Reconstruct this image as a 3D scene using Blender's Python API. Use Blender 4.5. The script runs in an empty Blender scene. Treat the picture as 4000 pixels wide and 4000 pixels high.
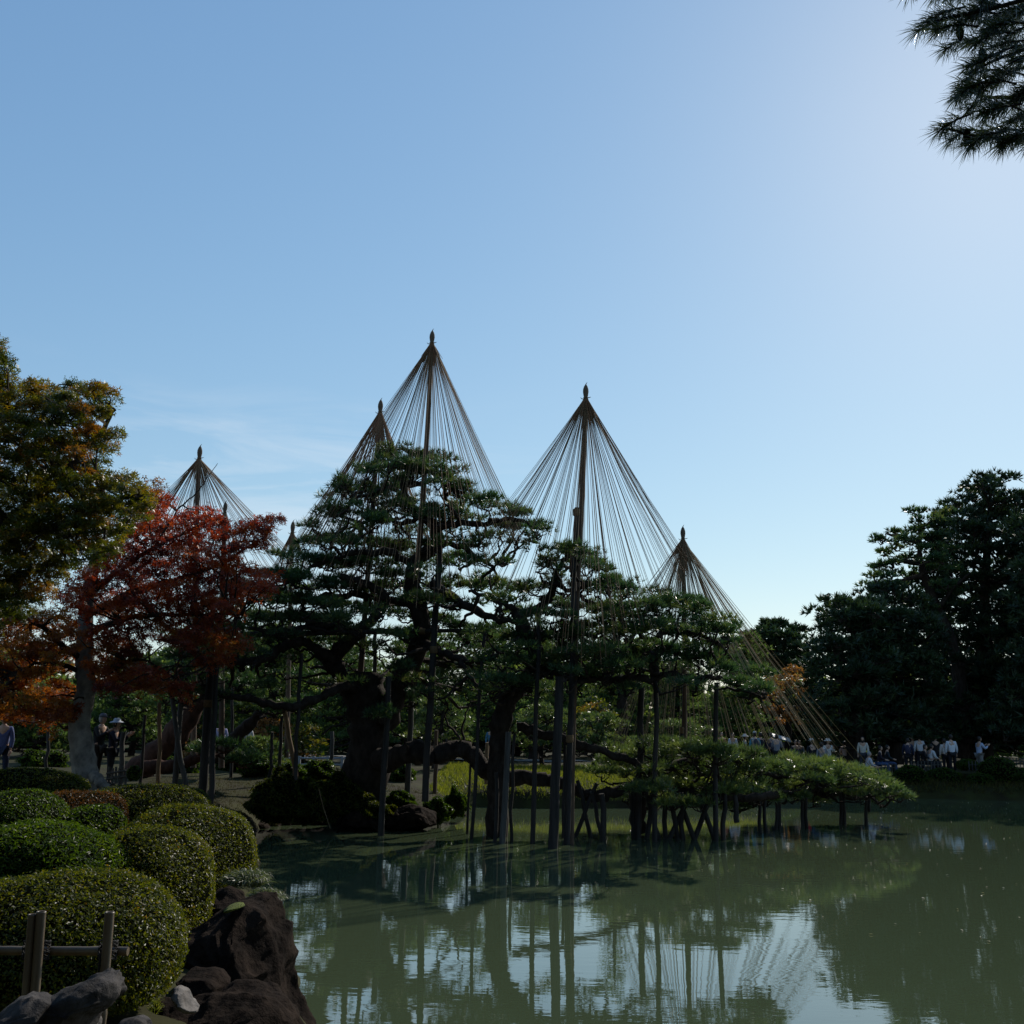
import bpy, math, random
import numpy as np
from mathutils import Matrix, Vector
rng = np.random.default_rng(7)
random.seed(7)
S = bpy.context.scene
COL = S.collection
# ------------------------------------------------------------------ camera
EYE = 2.6
PITCH, ROLL = math.radians(12.0), math.radians(1.2)
CAMR = Matrix.Rotation(math.radians(90) + PITCH, 3, 'X') @ Matrix.Rotation(ROLL, 3, 'Z')
cd = bpy.data.cameras.new('camera'); cam = bpy.data.objects.new('camera', cd); COL.objects.link(cam)
cam.matrix_world = Matrix.Translation((0, 0, EYE)) @ CAMR.to_4x4()
cd.sensor_width = 36; cd.lens = 36; cd.clip_end = 3000; cd.clip_start = 0.05
S.camera = cam
# ------------------------------------------------------------------ world, sun, exposure
SUN_EL, SUN_AZ = math.radians(33.0), math.radians(29.0)     # azimuth from +Y towards +X
w = bpy.data.worlds.new('World'); S.world = w; w.use_nodes = True
nt = w.node_tree; nt.nodes.clear()
N = nt.nodes.new; Lk = nt.links.new
out = N('ShaderNodeOutputWorld'); bg = N('ShaderNodeBackground'); sky = N('ShaderNodeTexSky')
sky.sky_type = 'NISHITA'; sky.sun_disc = False; sky.sun_elevation = SUN_EL; sky.sun_rotation = SUN_AZ
sky.altitude = 100; sky.air_density = 1.2; sky.dust_density = .22; sky.ozone_density = 4
tc = N('ShaderNodeTexCoord'); mp = N('ShaderNodeMapping'); mp.inputs['Scale'].default_value = (2.2, 2.2, 11.0)
mp.inputs['Rotation'].default_value = (0.0, 0.28, 0.0)
ns = N('ShaderNodeTexNoise'); ns.inputs['Scale'].default_value = 2.2; ns.inputs['Detail'].default_value = 7; ns.inputs['Roughness'].default_value = .6
ns.inputs['Distortion'].default_value = .6
Lk(tc.outputs['Generated'], mp.inputs['Vector']); Lk(mp.outputs['Vector'], ns.inputs['Vector'])
mr = N('ShaderNodeMapRange'); mr.inputs['From Min'].default_value = .47; mr.inputs['From Max'].default_value = .95
Lk(ns.outputs['Fac'], mr.inputs['Value'])
sep = N('ShaderNodeSeparateXYZ'); Lk(tc.outputs['Generated'], sep.inputs[0])
m2 = N('ShaderNodeMapRange'); m2.inputs['From Min'].default_value = .34; m2.inputs['From Max'].default_value = .2; m2.interpolation_type = 'SMOOTHSTEP'
Lk(sep.outputs['Z'], m2.inputs['Value'])
m3 = N('ShaderNodeMapRange'); m3.inputs['From Min'].default_value = .12; m3.inputs['From Max'].default_value = -.15; m3.interpolation_type = 'SMOOTHSTEP'
Lk(sep.outputs['X'], m3.inputs['Value'])
mu = N('ShaderNodeMath'); mu.operation = 'MULTIPLY'; Lk(mr.outputs[0], mu.inputs[0]); Lk(m2.outputs[0], mu.inputs[1])
mu2 = N('ShaderNodeMath'); mu2.operation = 'MULTIPLY'; Lk(mu.outputs[0], mu2.inputs[0]); Lk(m3.outputs[0], mu2.inputs[1])
mx = N('ShaderNodeMix'); mx.data_type = 'RGBA'; Lk(mu2.outputs[0], mx.inputs['Factor'])
mx.inputs['B'].default_value = (5.6, 6.0, 6.4, 1)
sp_ = N('ShaderNodeSeparateColor'); cb_ = N('ShaderNodeCombineColor'); Lk(sky.outputs[0], sp_.inputs[0])
for ci, (pw, ml) in enumerate([(.84, 1.01), (.715, 1.31), (.5425, 1.86)]):     # a mild film response for the sky's three channels
    a_ = N('ShaderNodeMath'); a_.operation = 'POWER'; a_.inputs[1].default_value = pw; Lk(sp_.outputs[ci], a_.inputs[0])
    b_ = N('ShaderNodeMath'); b_.operation = 'MULTIPLY'; b_.inputs[1].default_value = ml; Lk(a_.outputs[0], b_.inputs[0]); Lk(b_.outputs[0], cb_.inputs[ci])
Lk(cb_.outputs[0], mx.inputs['A']); Lk(mx.outputs['Result'], bg.inputs['Color'])
bg.inputs['Strength'].default_value = 0.148
Lk(bg.outputs[0], out.inputs['Surface'])
sd = bpy.data.lights.new('sun', 'SUN'); sun = bpy.data.objects.new('sun', sd); COL.objects.link(sun)
sd.energy = 4.6; sd.angle = math.radians(.5); sd.color = (1.0, .93, .82)
SDIR = Vector((math.cos(SUN_EL)*math.sin(SUN_AZ), math.cos(SUN_EL)*math.cos(SUN_AZ), math.sin(SUN_EL)))
sun.rotation_euler = SDIR.to_track_quat('Z', 'Y').to_euler(); sun.location = (20, 30, 40)
S.view_settings.view_transform = 'Standard'; S.view_settings.look = 'None'
S.view_settings.exposure = 0.0; S.view_settings.gamma = 1; S.view_settings.use_curve_mapping = False
S.render.engine = 'CYCLES'
S.cycles.max_bounces = 6; S.cycles.transparent_max_bounces = 4

# ------------------------------------------------------------------ helpers
CM = np.array(CAMR)
def at(px, py, d):
    """the point seen at photograph pixel (px, py) at ground distance d"""
    v = CM @ np.array([(px-2000)/4000, (2000-py)/4000, -1.0]); v = v/v[1]*d
    return np.array([v[0], v[1], EYE+v[2]])
def onz(px, py, z=0.0):
    v = CM @ np.array([(px-2000)/4000, (2000-py)/4000, -1.0]); t = (z-EYE)/v[2]
    return np.array([v[0]*t, v[1]*t])
def unit(a): return a/np.maximum(np.linalg.norm(a, axis=-1, keepdims=True), 1e-9)

class G:
    """collects geometry, links it as ONE mesh"""
    def __init__(s): s.v = []; s.f3 = []; s.f4 = []; s.t3 = []; s.t4 = []; s.n = 0
    def tris(s, V, T, tint=None):
        s.v.append(V); s.f3.append(T+s.n); s.n += len(V); s.t3.append(np.full(len(T), .5) if tint is None else tint)
    def quads(s, V, Q, tint=None):
        s.v.append(V); s.f4.append(Q+s.n); s.n += len(V); s.t4.append(np.full(len(Q), .5) if tint is None else tint)
    def tube(s, P, R, k=6, cap=True):
        P = np.asarray(P, float); R = np.asarray(R, float); n = len(P)
        T = unit(np.gradient(P, axis=0)); up = np.array([0.13, .21, .97]) if abs(T[0][2]) < .9 else np.array([.97, .1, .2])
        A = unit(np.cross(T, up)); B = np.cross(T, A)
        a = np.arange(k)*2*math.pi/k
        V = (P[:, None]+R[:, None, None]*(np.cos(a)[None, :, None]*A[:, None]+np.sin(a)[None, :, None]*B[:, None])).reshape(-1, 3)
        i = np.arange(n-1)[:, None]*k; j = np.arange(k)[None]; j2 = (j+1) % k
        Q = np.stack([i+j, i+j2, i+k+j2, i+k+j], -1).reshape(-1, 4)
        s.quads(V, Q)
        if cap:
            for e, ring in ((0, P[0]), (n-1, P[-1])):
                VV = np.vstack([V[e*k:(e+1)*k], ring]); jj = np.arange(k)
                T3 = np.stack([jj, (jj+1) % k, np.full(k, k)], -1)
                s.tris(VV, T3 if e else T3[:, ::-1])
    def box(s, c, h, rz=0, rot=None):
        c = np.asarray(c, float); h = np.asarray(h, float)
        V = np.array([[x, y, z] for x in (-1, 1) for y in (-1, 1) for z in (-1, 1)])*h
        if rot is not None: V = V@np.array(rot).T
        elif rz: co, si = math.cos(rz), math.sin(rz); V = V@np.array([[co, si, 0], [-si, co, 0], [0, 0, 1]])
        Q = np.array([[0, 1, 3, 2], [4, 6, 7, 5], [0, 4, 5, 1], [2, 3, 7, 6], [0, 2, 6, 4], [1, 5, 7, 3]])
        s.quads(V+c, Q)
    def lathe(s, c, prof, k=12, ax=None):
        """prof: list of (radius, z)"""
        prof = np.array(prof, float); a = np.arange(k)*2*math.pi/k
        V = np.stack([prof[:, 0:1]*np.cos(a), prof[:, 0:1]*np.sin(a), np.repeat(prof[:, 1:2], k, 1)], -1).reshape(-1, 3)
        n = len(prof); i = np.arange(n-1)[:, None]*k; j = np.arange(k)[None]; j2 = (j+1) % k
        s.quads(V+np.asarray(c), np.stack([i+j, i+j2, i+k+j2, i+k+j], -1).reshape(-1, 4))
    def make(s, name, mat, parent=None, smooth=False, origin=None):
        me = bpy.data.meshes.new(name)
        V = np.vstack(s.v) if s.v else np.zeros((0, 3))
        f3 = np.vstack(s.f3) if s.f3 else np.zeros((0, 3), int); f4 = np.vstack(s.f4) if s.f4 else np.zeros((0, 4), int)
        if origin is not None: V = V-np.asarray(origin)
        me.vertices.add(len(V)); me.vertices.foreach_set('co', V.astype(np.float32).ravel())
        li = np.concatenate([f3.ravel(), f4.ravel()]).astype(np.int32)
        me.loops.add(len(li)); me.loops.foreach_set('vertex_index', li)
        st = np.concatenate([np.arange(len(f3))*3, len(f3)*3+np.arange(len(f4))*4]).astype(np.int32)
        me.polygons.add(len(st)); me.polygons.foreach_set('loop_start', st)
        try: me.polygons.foreach_set('loop_total', np.concatenate([np.full(len(f3), 3), np.full(len(f4), 4)]).astype(np.int32))
        except Exception: pass
        tt = np.concatenate([np.concatenate(s.t3) if s.t3 else np.zeros(0), np.concatenate(s.t4) if s.t4 else np.zeros(0)])
        at_ = me.attributes.new('tint', 'FLOAT', 'FACE'); at_.data.foreach_set('value', tt.astype(np.float32))
        globals()['TRI'] = globals().get('TRI', {}); TRI[name] = TRI.get(name, 0)+len(f3)+2*len(f4)
        me.update(calc_edges=True); me.polygons.foreach_set('use_smooth', np.full(len(st), smooth))
        if mat: me.materials.append(mat)
        o = bpy.data.objects.new(name, me); COL.objects.link(o)
        if parent: o.parent = parent; 
        if origin is not None and not parent: o.location = origin
        if parent and origin is None:
            o.matrix_parent_inverse = Matrix.Translation(-Vector(parent.location))
        return o
def tag(o, label=None, cat=None, group=None, kind=None):
    if label: o['label'] = label
    if cat: o['category'] = cat
    if group: o['group'] = group
    if kind: o['kind'] = kind
    return o
def thing(name, label, cat, loc, rz=0, group=None):
    o = bpy.data.objects.new(name, None); COL.objects.link(o); o.empty_display_size = .2
    o.location = tuple(float(a) for a in loc); o.rotation_euler = (0, 0, rz)
    return tag(o, label, cat, group)
def spline(P, m=6, rough=0.0, seed=None):
    P = np.asarray(P, float)
    Q = np.vstack([2*P[0]-P[1], P, 2*P[-1]-P[-2]]); out = []
    for i in range(len(P)-1):
        p0, p1, p2, p3 = Q[i:i+4]
        for t in np.arange(m)/m:
            out.append(.5*((2*p1)+(-p0+p2)*t+(2*p0-5*p1+4*p2-p3)*t*t+(-p0+3*p1-3*p2+p3)*t**3))
    out.append(P[-1]); out = np.array(out)
    if rough: 
        nz = rng.normal(0, rough, out.shape); nz[0] = 0; nz[-1] = 0; out = out+nz
    return out

# ------------------------------------------------------------------ materials
def newmat(name):
    m = bpy.data.materials.new(name); m.use_nodes = True; t = m.node_tree; t.nodes.clear()
    o = t.nodes.new('ShaderNodeOutputMaterial'); return m, t, o
def leafmat(name, cols, rough=.45, trans=.35, spec=.5, tcol=None):
    m, t, o = newmat(name)
    a = t.nodes.new('ShaderNodeAttribute'); a.attribute_name = 'tint'
    r = t.nodes.new('ShaderNodeValToRGB'); t.links.new(a.outputs['Fac'], r.inputs[0])
    e = r.color_ramp.elements
    while len(e) < len(cols): e.new(.5)
    for i, c in enumerate(cols): e[i].position = i/(len(cols)-1); e[i].color = (*c, 1)
    p = t.nodes.new('ShaderNodeBsdfPrincipled'); p.inputs['Roughness'].default_value = rough; p.inputs['Specular IOR Level'].default_value = spec
    t.links.new(r.outputs[0], p.inputs['Base Color'])
    tr = t.nodes.new('ShaderNodeBsdfTranslucent')
    h = t.nodes.new('ShaderNodeMix'); h.data_type = 'RGBA'; h.blend_type = 'MULTIPLY'; h.inputs['Factor'].default_value = 1
    h.inputs['B'].default_value = (*(tcol or (1.7, 1.7, .9)), 1); t.links.new(r.outputs[0], h.inputs['A'])
    t.links.new(h.outputs['Result'], tr.inputs['Color'])
    mxs = t.nodes.new('ShaderNodeMixShader'); mxs.inputs[0].default_value = trans
    t.links.new(p.outputs[0], mxs.inputs[1]); t.links.new(tr.outputs[0], mxs.inputs[2]); t.links.new(mxs.outputs[0], o.inputs[0])
    return m
def solid(name, c1, c2=None, scale=6, rough=.8, bump=.3, stretch=(1, 1, 1), spec=.3, detail=6, bdist=.02, c3=None):
    m, t, o = newmat(name)
    p = t.nodes.new('ShaderNodeBsdfPrincipled'); p.inputs['Roughness'].default_value = rough; p.inputs['Specular IOR Level'].default_value = spec
    t.links.new(p.outputs[0], o.inputs[0])
    tcn = t.nodes.new('ShaderNodeTexCoord'); mpn = t.nodes.new('ShaderNodeMapping'); mpn.inputs['Scale'].default_value = stretch
    nz = t.nodes.new('ShaderNodeTexNoise'); nz.inputs['Scale'].default_value = scale; nz.inputs['Detail'].default_value = detail; nz.inputs['Roughness'].default_value = .62
    t.links.new(tcn.outputs['Object'], mpn.inputs[0]); t.links.new(mpn.outputs[0], nz.inputs['Vector'])
    r = t.nodes.new('ShaderNodeValToRGB'); r.color_ramp.elements[0].position = .35; r.color_ramp.elements[1].position = .68
    r.color_ramp.elements[0].color = (*c1, 1); r.color_ramp.elements[1].color = (*(c2 or c1), 1)
    if c3: e = r.color_ramp.elements.new(.9); e.color = (*c3, 1)
    t.links.new(nz.outputs['Fac'], r.inputs[0]); t.links.new(r.outputs[0], p.inputs['Base Color'])
    if bump:
        b = t.nodes.new('ShaderNodeBump'); b.inputs['Strength'].default_value = bump; b.inputs['Distance'].default_value = bdist
        t.links.new(nz.outputs['Fac'], b.inputs['Height']); t.links.new(b.outputs[0], p.inputs['Normal'])
    return m
M = {}
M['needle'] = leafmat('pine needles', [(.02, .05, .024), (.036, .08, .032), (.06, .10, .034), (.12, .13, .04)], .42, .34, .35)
M['needle_lit'] = leafmat('sunlit pine needles', [(.04, .075, .025), (.08, .12, .035), (.15, .18, .055)], .38, .35, .6)  # brighter copy of the needle colour, direct sun mixed in
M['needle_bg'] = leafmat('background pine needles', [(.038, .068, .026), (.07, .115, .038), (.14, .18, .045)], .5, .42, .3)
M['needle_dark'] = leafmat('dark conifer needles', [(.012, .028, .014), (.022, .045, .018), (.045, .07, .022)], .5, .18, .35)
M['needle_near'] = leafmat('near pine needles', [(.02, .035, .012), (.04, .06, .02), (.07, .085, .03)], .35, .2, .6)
M['maple_green'] = leafmat('green turning maple leaves', [(.028, .045, .008), (.058, .072, .010), (.115, .10, .013), (.18, .075, .014)], .4, .42, .35, (2.3, 2.1, .6))
M['maple_red'] = leafmat('red maple leaves', [(.08, .018, .012), (.17, .032, .013), (.24, .066, .014), (.20, .10, .016)], .4, .42, .3, (2.2, 1.6, .8))
M['maple_crimson'] = leafmat('crimson maple leaves', [(.07, .016, .010), (.18, .032, .012), (.27, .062, .014), (.25, .09, .016)], .4, .42, .3, (2.3, 1.4, .9))
M['maple_orange'] = leafmat('orange maple leaves', [(.12, .03, .012), (.20, .065, .012), (.25, .11, .015), (.08, .07, .015)], .4, .45, .3, (2.3, 1.8, .8))
M['tree_orange'] = leafmat('far orange leaves', [(.16, .07, .03), (.26, .12, .035), (.20, .13, .05)], .6, .35, .3)
M['azalea'] = leafmat('azalea leaves', [(.013, .022, .004), (.034, .046, .006), (.07, .078, .009), (.08, .04, .012)], .4, .42, .13, (2.6, 2.4, .8))
M['azalea_g'] = leafmat('bright azalea leaves', [(.015, .032, .005), (.034, .062, .007), (.07, .092, .011)], .42, .42, .13, (2.6, 2.5, .8))
M['azalea_r'] = leafmat('bronze azalea leaves', [(.022, .018, .005), (.06, .028, .008), (.075, .05, .011)], .42, .4, .13, (2.4, 1.8, .8))
M['core'] = solid('shrub interior', (.003, .004, .002), (.006, .006, .003), 14, 1.0, 0, spec=0)  # near-black stands in for the deep shade between the leaves
M['bark'] = solid('dark pine bark', (.018, .013, .010), (.05, .038, .03), 7, .95, .9, (1, 1, .45), .1, 8, .05)
M['bark_red'] = solid('reddish pine bark', (.04, .02, .014), (.10, .05, .035), 7, .95, .9, (1, 1, .45), .1, 8, .05)
M['bark_grey'] = solid('smooth grey maple bark', (.09, .082, .072), (.24, .22, .19), 5, .85, .5, (1, 1, .8), .2, 8, .02, (.34, .33, .28))
M['post'] = solid('weathered prop wood', (.016, .014, .012), (.05, .042, .036), 10, .85, .5, (1, 1, .08), .25)
M['post_tan'] = solid('tan prop wood', (.12, .07, .035), (.24, .15, .08), 10, .8, .4, (1, 1, .08), .25)
M['post_grey'] = solid('grey prop wood', (.04, .038, .034), (.10, .095, .085), 10, .85, .4, (1, 1, .08), .25)
M['pole'] = solid('brown support pole', (.05, .03, .018), (.12, .07, .04), 9, .7, .3, (1, 1, .08), .3)
M['rope'] = solid('straw rope', (.13, .082, .042), (.24, .155, .08), 40, .85, 0)
M['rope_old'] = solid('brown straw rope', (.12, .055, .025), (.20, .095, .045), 40, .85, 0)
M['rope_lit'] = solid('sunlit straw rope', (.20, .14, .07), (.34, .25, .14), 40, .85, 0)  # straw rope colour raised as if in full sun
M['straw'] = solid('bound straw', (.07, .05, .035), (.16, .115, .08), 18, .9, .6, (1, 1, .2))
M['tie'] = solid('straw tie', (.10, .06, .03), (.20, .12, .05), 30, .9, .5, (1, 1, 3))
M['bamboo'] = solid('dry bamboo', (.07, .045, .022), (.17, .12, .065), 5, .45, .1, (1, 1, .2), .5)
M['cord'] = solid('black palm cord', (.008, .007, .006), (.02, .018, .016), 60, .9, .6)
M['rock_dark'] = solid('dark volcanic rock', (.006, .0038, .0028), (.026, .017, .012), 4.5, .95, 1.0, (1, 1, 1), .04, 12, .08)
M['rock_grey'] = solid('grey rock', (.018, .016, .015), (.062, .055, .052), 6, .85, 1.0, (1, 1, 1), .12, 12, .04, (.10, .09, .087))
M['rock_pale'] = solid('pale rock', (.07, .06, .052), (.17, .15, .135), 9, .85, .9, (1, 1, 1), .3, 10, .03)
M['moss'] = solid('moss', (.05, .07, .008), (.12, .14, .012), 60, .95, .8)
M['white_rail'] = solid('pale painted rail', (.18, .19, .2), (.3, .3, .3), 8, .6, .05)
M['path'] = solid('gravel path', (.10, .095, .085), (.20, .19, .17), 30, .95, .4)
M['grass'] = leafmat('grass blades', [(.055, .07, .01), (.10, .12, .014), (.17, .17, .024)], .5, .45, .3)
M['tuft'] = leafmat('grey-green tuft grass', [(.03, .045, .022), (.07, .09, .045), (.13, .15, .085)], .45, .35, .5)
M['moss_dim'] = leafmat('dim moss and litter', [(.03, .022, .01), (.05, .042, .012), (.07, .07, .014)], .7, .2, .1)
M['lily'] = leafmat('sparkle leaf', [(.2, .16, .08), (.45, .4, .3)], .5, .1, .3)
# ------------------------------------------------------------------ the ground and the pond
shore = [onz(1190, 3990), onz(1130, 3760), onz(1085, 3580), onz(1020, 3440), onz(985, 3310), onz(1000, 3240), onz(1150, 3216), onz(1330, 3222),
         onz(1500, 3218), onz(1690, 3206), onz(1790, 3180), onz(1830, 3152), (0.8, 36.2), (4.5, 37.2), (8, 39), (11, 41.5), (14, 45.5), (17.5, 46.8), (25, 46.4), (40, 47), (70, 44),
         (72, 8), (30, -3), (8, 2.2), (2.5, 3.6), (-.4, 5.6)]
shore = np.array([np.asarray(p, float) for p in shore])
shore = spline(np.vstack([shore, shore[:1]])[:, :2] if False else np.column_stack([np.vstack([shore, shore[:1]]), np.zeros(len(shore)+1)]), 5)[:-1, :2]
shore = shore+rng.normal(0, .06, shore.shape)
def sdist(X, Y):
    """signed distance to the shoreline, positive on land"""
    X = np.asarray(X, float); Y = np.asarray(Y, float); best = np.full(X.shape, 1e9); inside = np.zeros(X.shape, bool)
    n = len(shore)
    for i in range(n):
        ax, ay = shore[i]; bx, by = shore[(i+1) % n]
        dx, dy = bx-ax, by-ay; t = np.clip(((X-ax)*dx+(Y-ay)*dy)/(dx*dx+dy*dy), 0, 1)
        best = np.minimum(best, (X-ax-t*dx)**2+(Y-ay-t*dy)**2)
        c = (ay > Y) != (by > Y)
        inside ^= c & (X < (bx-ax)*(Y-ay)/(by-ay+1e-12)+ax)
    return np.where(inside, -1, 1)*np.sqrt(best)
def gz(X, Y):
    s = sdist(X, Y); X = np.asarray(X, float); Y = np.asarray(Y, float)
    z = np.where(s > 0, .42*np.clip(s/.35, 0, 1)**.7+.63*(1-np.exp(-np.maximum(s, 0)/1.9)), -.9*(1-np.exp(np.minimum(s, 0)/.9)))
    z = z+np.where(s > .5, .05*np.sin(X*1.3+.7*Y)*np.cos(Y*.9-.3*X)+.03*np.sin(X*3.1)*np.sin(Y*2.7+1), 0)
    return z
def gz1(x, y): return float(gz(np.array([x]), np.array([y]))[0])
def gradaxis(lo, hi, step, far):
    core = np.arange(lo, hi+step, step); e = step*1.35**np.arange(1, 40); a = np.cumsum(e); a = a[a < far]
    return np.concatenate([(lo-a)[::-1], core, hi+a])
gx = gradaxis(-18, 26, .32, 1200); gy = gradaxis(3, 52, .32, 1200)
XX, YY = np.meshgrid(gx, gy); ZZ = gz(XX, YY)
g = G(); nx, ny = len(gx), len(gy)
i = np.arange(ny-1)[:, None]*nx; j = np.arange(nx-1)[None]
g.quads(np.stack([XX, YY, ZZ], -1).reshape(-1, 3), np.stack([i+j, i+j+1, i+nx+j+1, i+nx+j], -1).reshape(-1, 4))
gm = solid('ground', (.02, .015, .007), (.036, .040, .010), .9, .95, .8, (1, 1, 1), .1, 12, .06, (.10, .09, .03))
tag(g.make('ground', gm, smooth=True), kind='structure')
m, t, o = newmat('pond water')
p = t.nodes.new('ShaderNodeBsdfPrincipled'); p.inputs['Base Color'].default_value = (.057, .077, .040, 1); p.inputs['Roughness'].default_value = .015
p.inputs['IOR'].default_value = 1.8; p.inputs['Specular IOR Level'].default_value = .62
tcn = t.nodes.new('ShaderNodeTexCoord'); mpn = t.nodes.new('ShaderNodeMapping'); mpn.inputs['Scale'].default_value = (.8, 2.2, 1)
nz = t.nodes.new('ShaderNodeTexNoise'); nz.inputs['Scale'].default_value = 2.4; nz.inputs['Detail'].default_value = 3; nz.inputs['Roughness'].default_value = .5
t.links.new(tcn.outputs['Object'], mpn.inputs[0]); t.links.new(mpn.outputs[0], nz.inputs['Vector'])
wv = t.nodes.new('ShaderNodeTexWave'); wv.wave_type = 'RINGS'; wv.rings_direction = 'Z'; wv.inputs['Scale'].default_value = 2.2; wv.inputs['Distortion'].default_value = 1.2; wv.inputs['Detail Scale'].default_value = .6
mp3 = t.nodes.new('ShaderNodeMapping'); rc = onz(2680, 3420); mp3.inputs['Location'].default_value = (-rc[0], -rc[1], 0)
t.links.new(tcn.outputs['Object'], mp3.inputs[0]); t.links.new(mp3.outputs[0], wv.inputs['Vector'])
ln = t.nodes.new('ShaderNodeVectorMath'); ln.operation = 'LENGTH'; t.links.new(mp3.outputs[0], ln.inputs[0])
fall = t.nodes.new('ShaderNodeMapRange'); fall.inputs['From Min'].default_value = 2.2; fall.inputs['From Max'].default_value = .6; fall.inputs['To Max'].default_value = .25
t.links.new(ln.outputs['Value'], fall.inputs['Value'])
mm = t.nodes.new('ShaderNodeMath'); mm.operation = 'MULTIPLY'; t.links.new(wv.outputs['Fac'], mm.inputs[0]); t.links.new(fall.outputs[0], mm.inputs[1])
ad = t.nodes.new('ShaderNodeMath'); ad.operation = 'ADD'; t.links.new(nz.outputs['Fac'], ad.inputs[0]); t.links.new(mm.outputs[0], ad.inputs[1])
b = t.nodes.new('ShaderNodeBump'); b.inputs['Strength'].default_value = .28; b.inputs['Distance'].default_value = .004
t.links.new(ad.outputs[0], b.inputs['Height']); t.links.new(b.outputs[0], p.inputs['Normal']); t.links.new(p.outputs[0], o.inputs[0])
M['water'] = m
g = G(); g.quads(np.array([[-25, -20, 0], [85, -20, 0], [85, 60, 0], [-25, 60, 0]], float), np.array([[0, 1, 2, 3]]))
tag(g.make('pond_water', m), kind='structure')

# ------------------------------------------------------------------ foliage generators
def rdir(n): return unit(rng.normal(size=(n, 3)))
def tufts(g, P, D, L, k, wd, spread=.75, droop=0, tint=None):
    n = len(P); P = np.repeat(P, k, 0); D = np.repeat(D, k, 0)
    d = unit(D+spread*rng.normal(size=(n*k, 3))*.8+np.array([0, 0, -droop]))
    s = unit(np.cross(d, rdir(n*k)))*wd
    ll = L*rng.uniform(.6, 1.15, (n*k, 1))
    V = np.empty((n*k, 3, 3)); V[:, 0] = P-s; V[:, 1] = P+s; V[:, 2] = P+d*ll
    tn = np.repeat(rng.uniform(0, 1, n) if tint is None else tint, k)
    g.tris(V.reshape(-1, 3), np.arange(n*k*3).reshape(-1, 3), np.clip(tn+rng.uniform(-.15, .15, n*k), 0, 1))
def leaves(g, P, Nn, sz, kind='oval', tint=None, asp=.45):
    n = len(P); a = unit(np.cross(Nn, rdir(n))); b = np.cross(Nn, a); s = sz*rng.uniform(.7, 1.25, (n, 1))
    tn = rng.uniform(0, 1, n) if tint is None else tint
    if kind == 'oval':
        V = np.empty((n, 4, 3)); V[:, 0] = P-a*s; V[:, 1] = P+b*s*asp+Nn*s*.15; V[:, 2] = P+a*s; V[:, 3] = P-b*s*asp+Nn*s*.15
        g.quads(V.reshape(-1, 3), np.arange(n*4).reshape(-1, 4), tn)
    else:                                    # palmate leaf of five lobes
        V = np.empty((n, 6, 3)); V[:, 0] = P
        angs = [(-2.0, .62), (-1.05, .92), (0, 1.1), (1.05, .92), (2.0, .62)]
        T = []
        V = []; 
        for q, (an, l) in enumerate(angs):
            tip = P+(a*math.cos(an)+b*math.sin(an))*s*l+Nn*s*.1*rng.normal(size=(n, 1))
            e1 = P+(a*math.cos(an+.62)+b*math.sin(an+.62))*s*.3-a*s*.12; e2 = P+(a*math.cos(an-.62)+b*math.sin(an-.62))*s*.3-a*s*.12
            V.append(np.stack([e1, e2, tip], 1))
        V = np.stack(V, 1).reshape(-1, 3)
        g.tris(V, np.arange(len(V)).reshape(-1, 3), np.repeat(tn, 5))
def pine_pad(gn, gt, c, rx, ry, rz, dens=1.0, L=.19, k=9, wd=.0115, hub=None, rc=.3, tw=.012, twigs=True, per=32):
    """a flat cloud of needle clusters over a fan of twigs"""
    area = rx*ry*3.14; ncl = max(3, int(area/(rc*rc*2.1)*dens))
    a = rng.uniform(0, 2*math.pi, ncl); r = np.sqrt(rng.uniform(0, 1, ncl))*rng.uniform(.85, 1.08, ncl)
    zz = rz*(1-.9*np.minimum(r, 1)**2)*rng.uniform(-.2, 1, ncl)
    C = c+np.stack([rx*r*np.cos(a), ry*r*np.sin(a), zz], -1)
    nt = per; bt = rng.uniform(.1, .8, ncl)
    D = rdir(ncl*nt); D[:, 2] = np.abs(D[:, 2])*.9-.18; D = unit(D)
    rr = rc*rng.uniform(.75, 1.25, ncl)
    P = np.repeat(C, nt, 0)+D*np.array([1, 1, .5])*np.repeat(rr, nt)[:, None]*rng.uniform(.3, 1, (ncl*nt, 1))
    Dn = unit(D+np.array([0, 0, .55]))
    tufts(gn, P, Dn, L, k, wd, .6, 0, np.clip(np.repeat(bt, nt)+rng.normal(0, .15, ncl*nt), 0, 1))
    if twigs:
        h = c-np.array([0, 0, rz*.5+.08]) if hub is None else hub
        for q in range(ncl):
            e = C[q]-np.array([0, 0, .03]); mid1 = h+(e-h)*.35+rng.normal(0, .07, 3)*np.array([1, 1, .7]); mid2 = h+(e-h)*.7+rng.normal(0, .06, 3)*np.array([1, 1, .7])
            gt.tube(spline([h, mid1, mid2, e], 2, .012), np.linspace(tw*1.9, tw*.7, 7), 3, False)
    return C
def nearest(P, q):
    P = np.asarray(P); i = np.argmin(((P-q)**2).sum(1)+1.2*np.maximum(P[:, 2]-q[2], 0)**2); return P[i]
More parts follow.
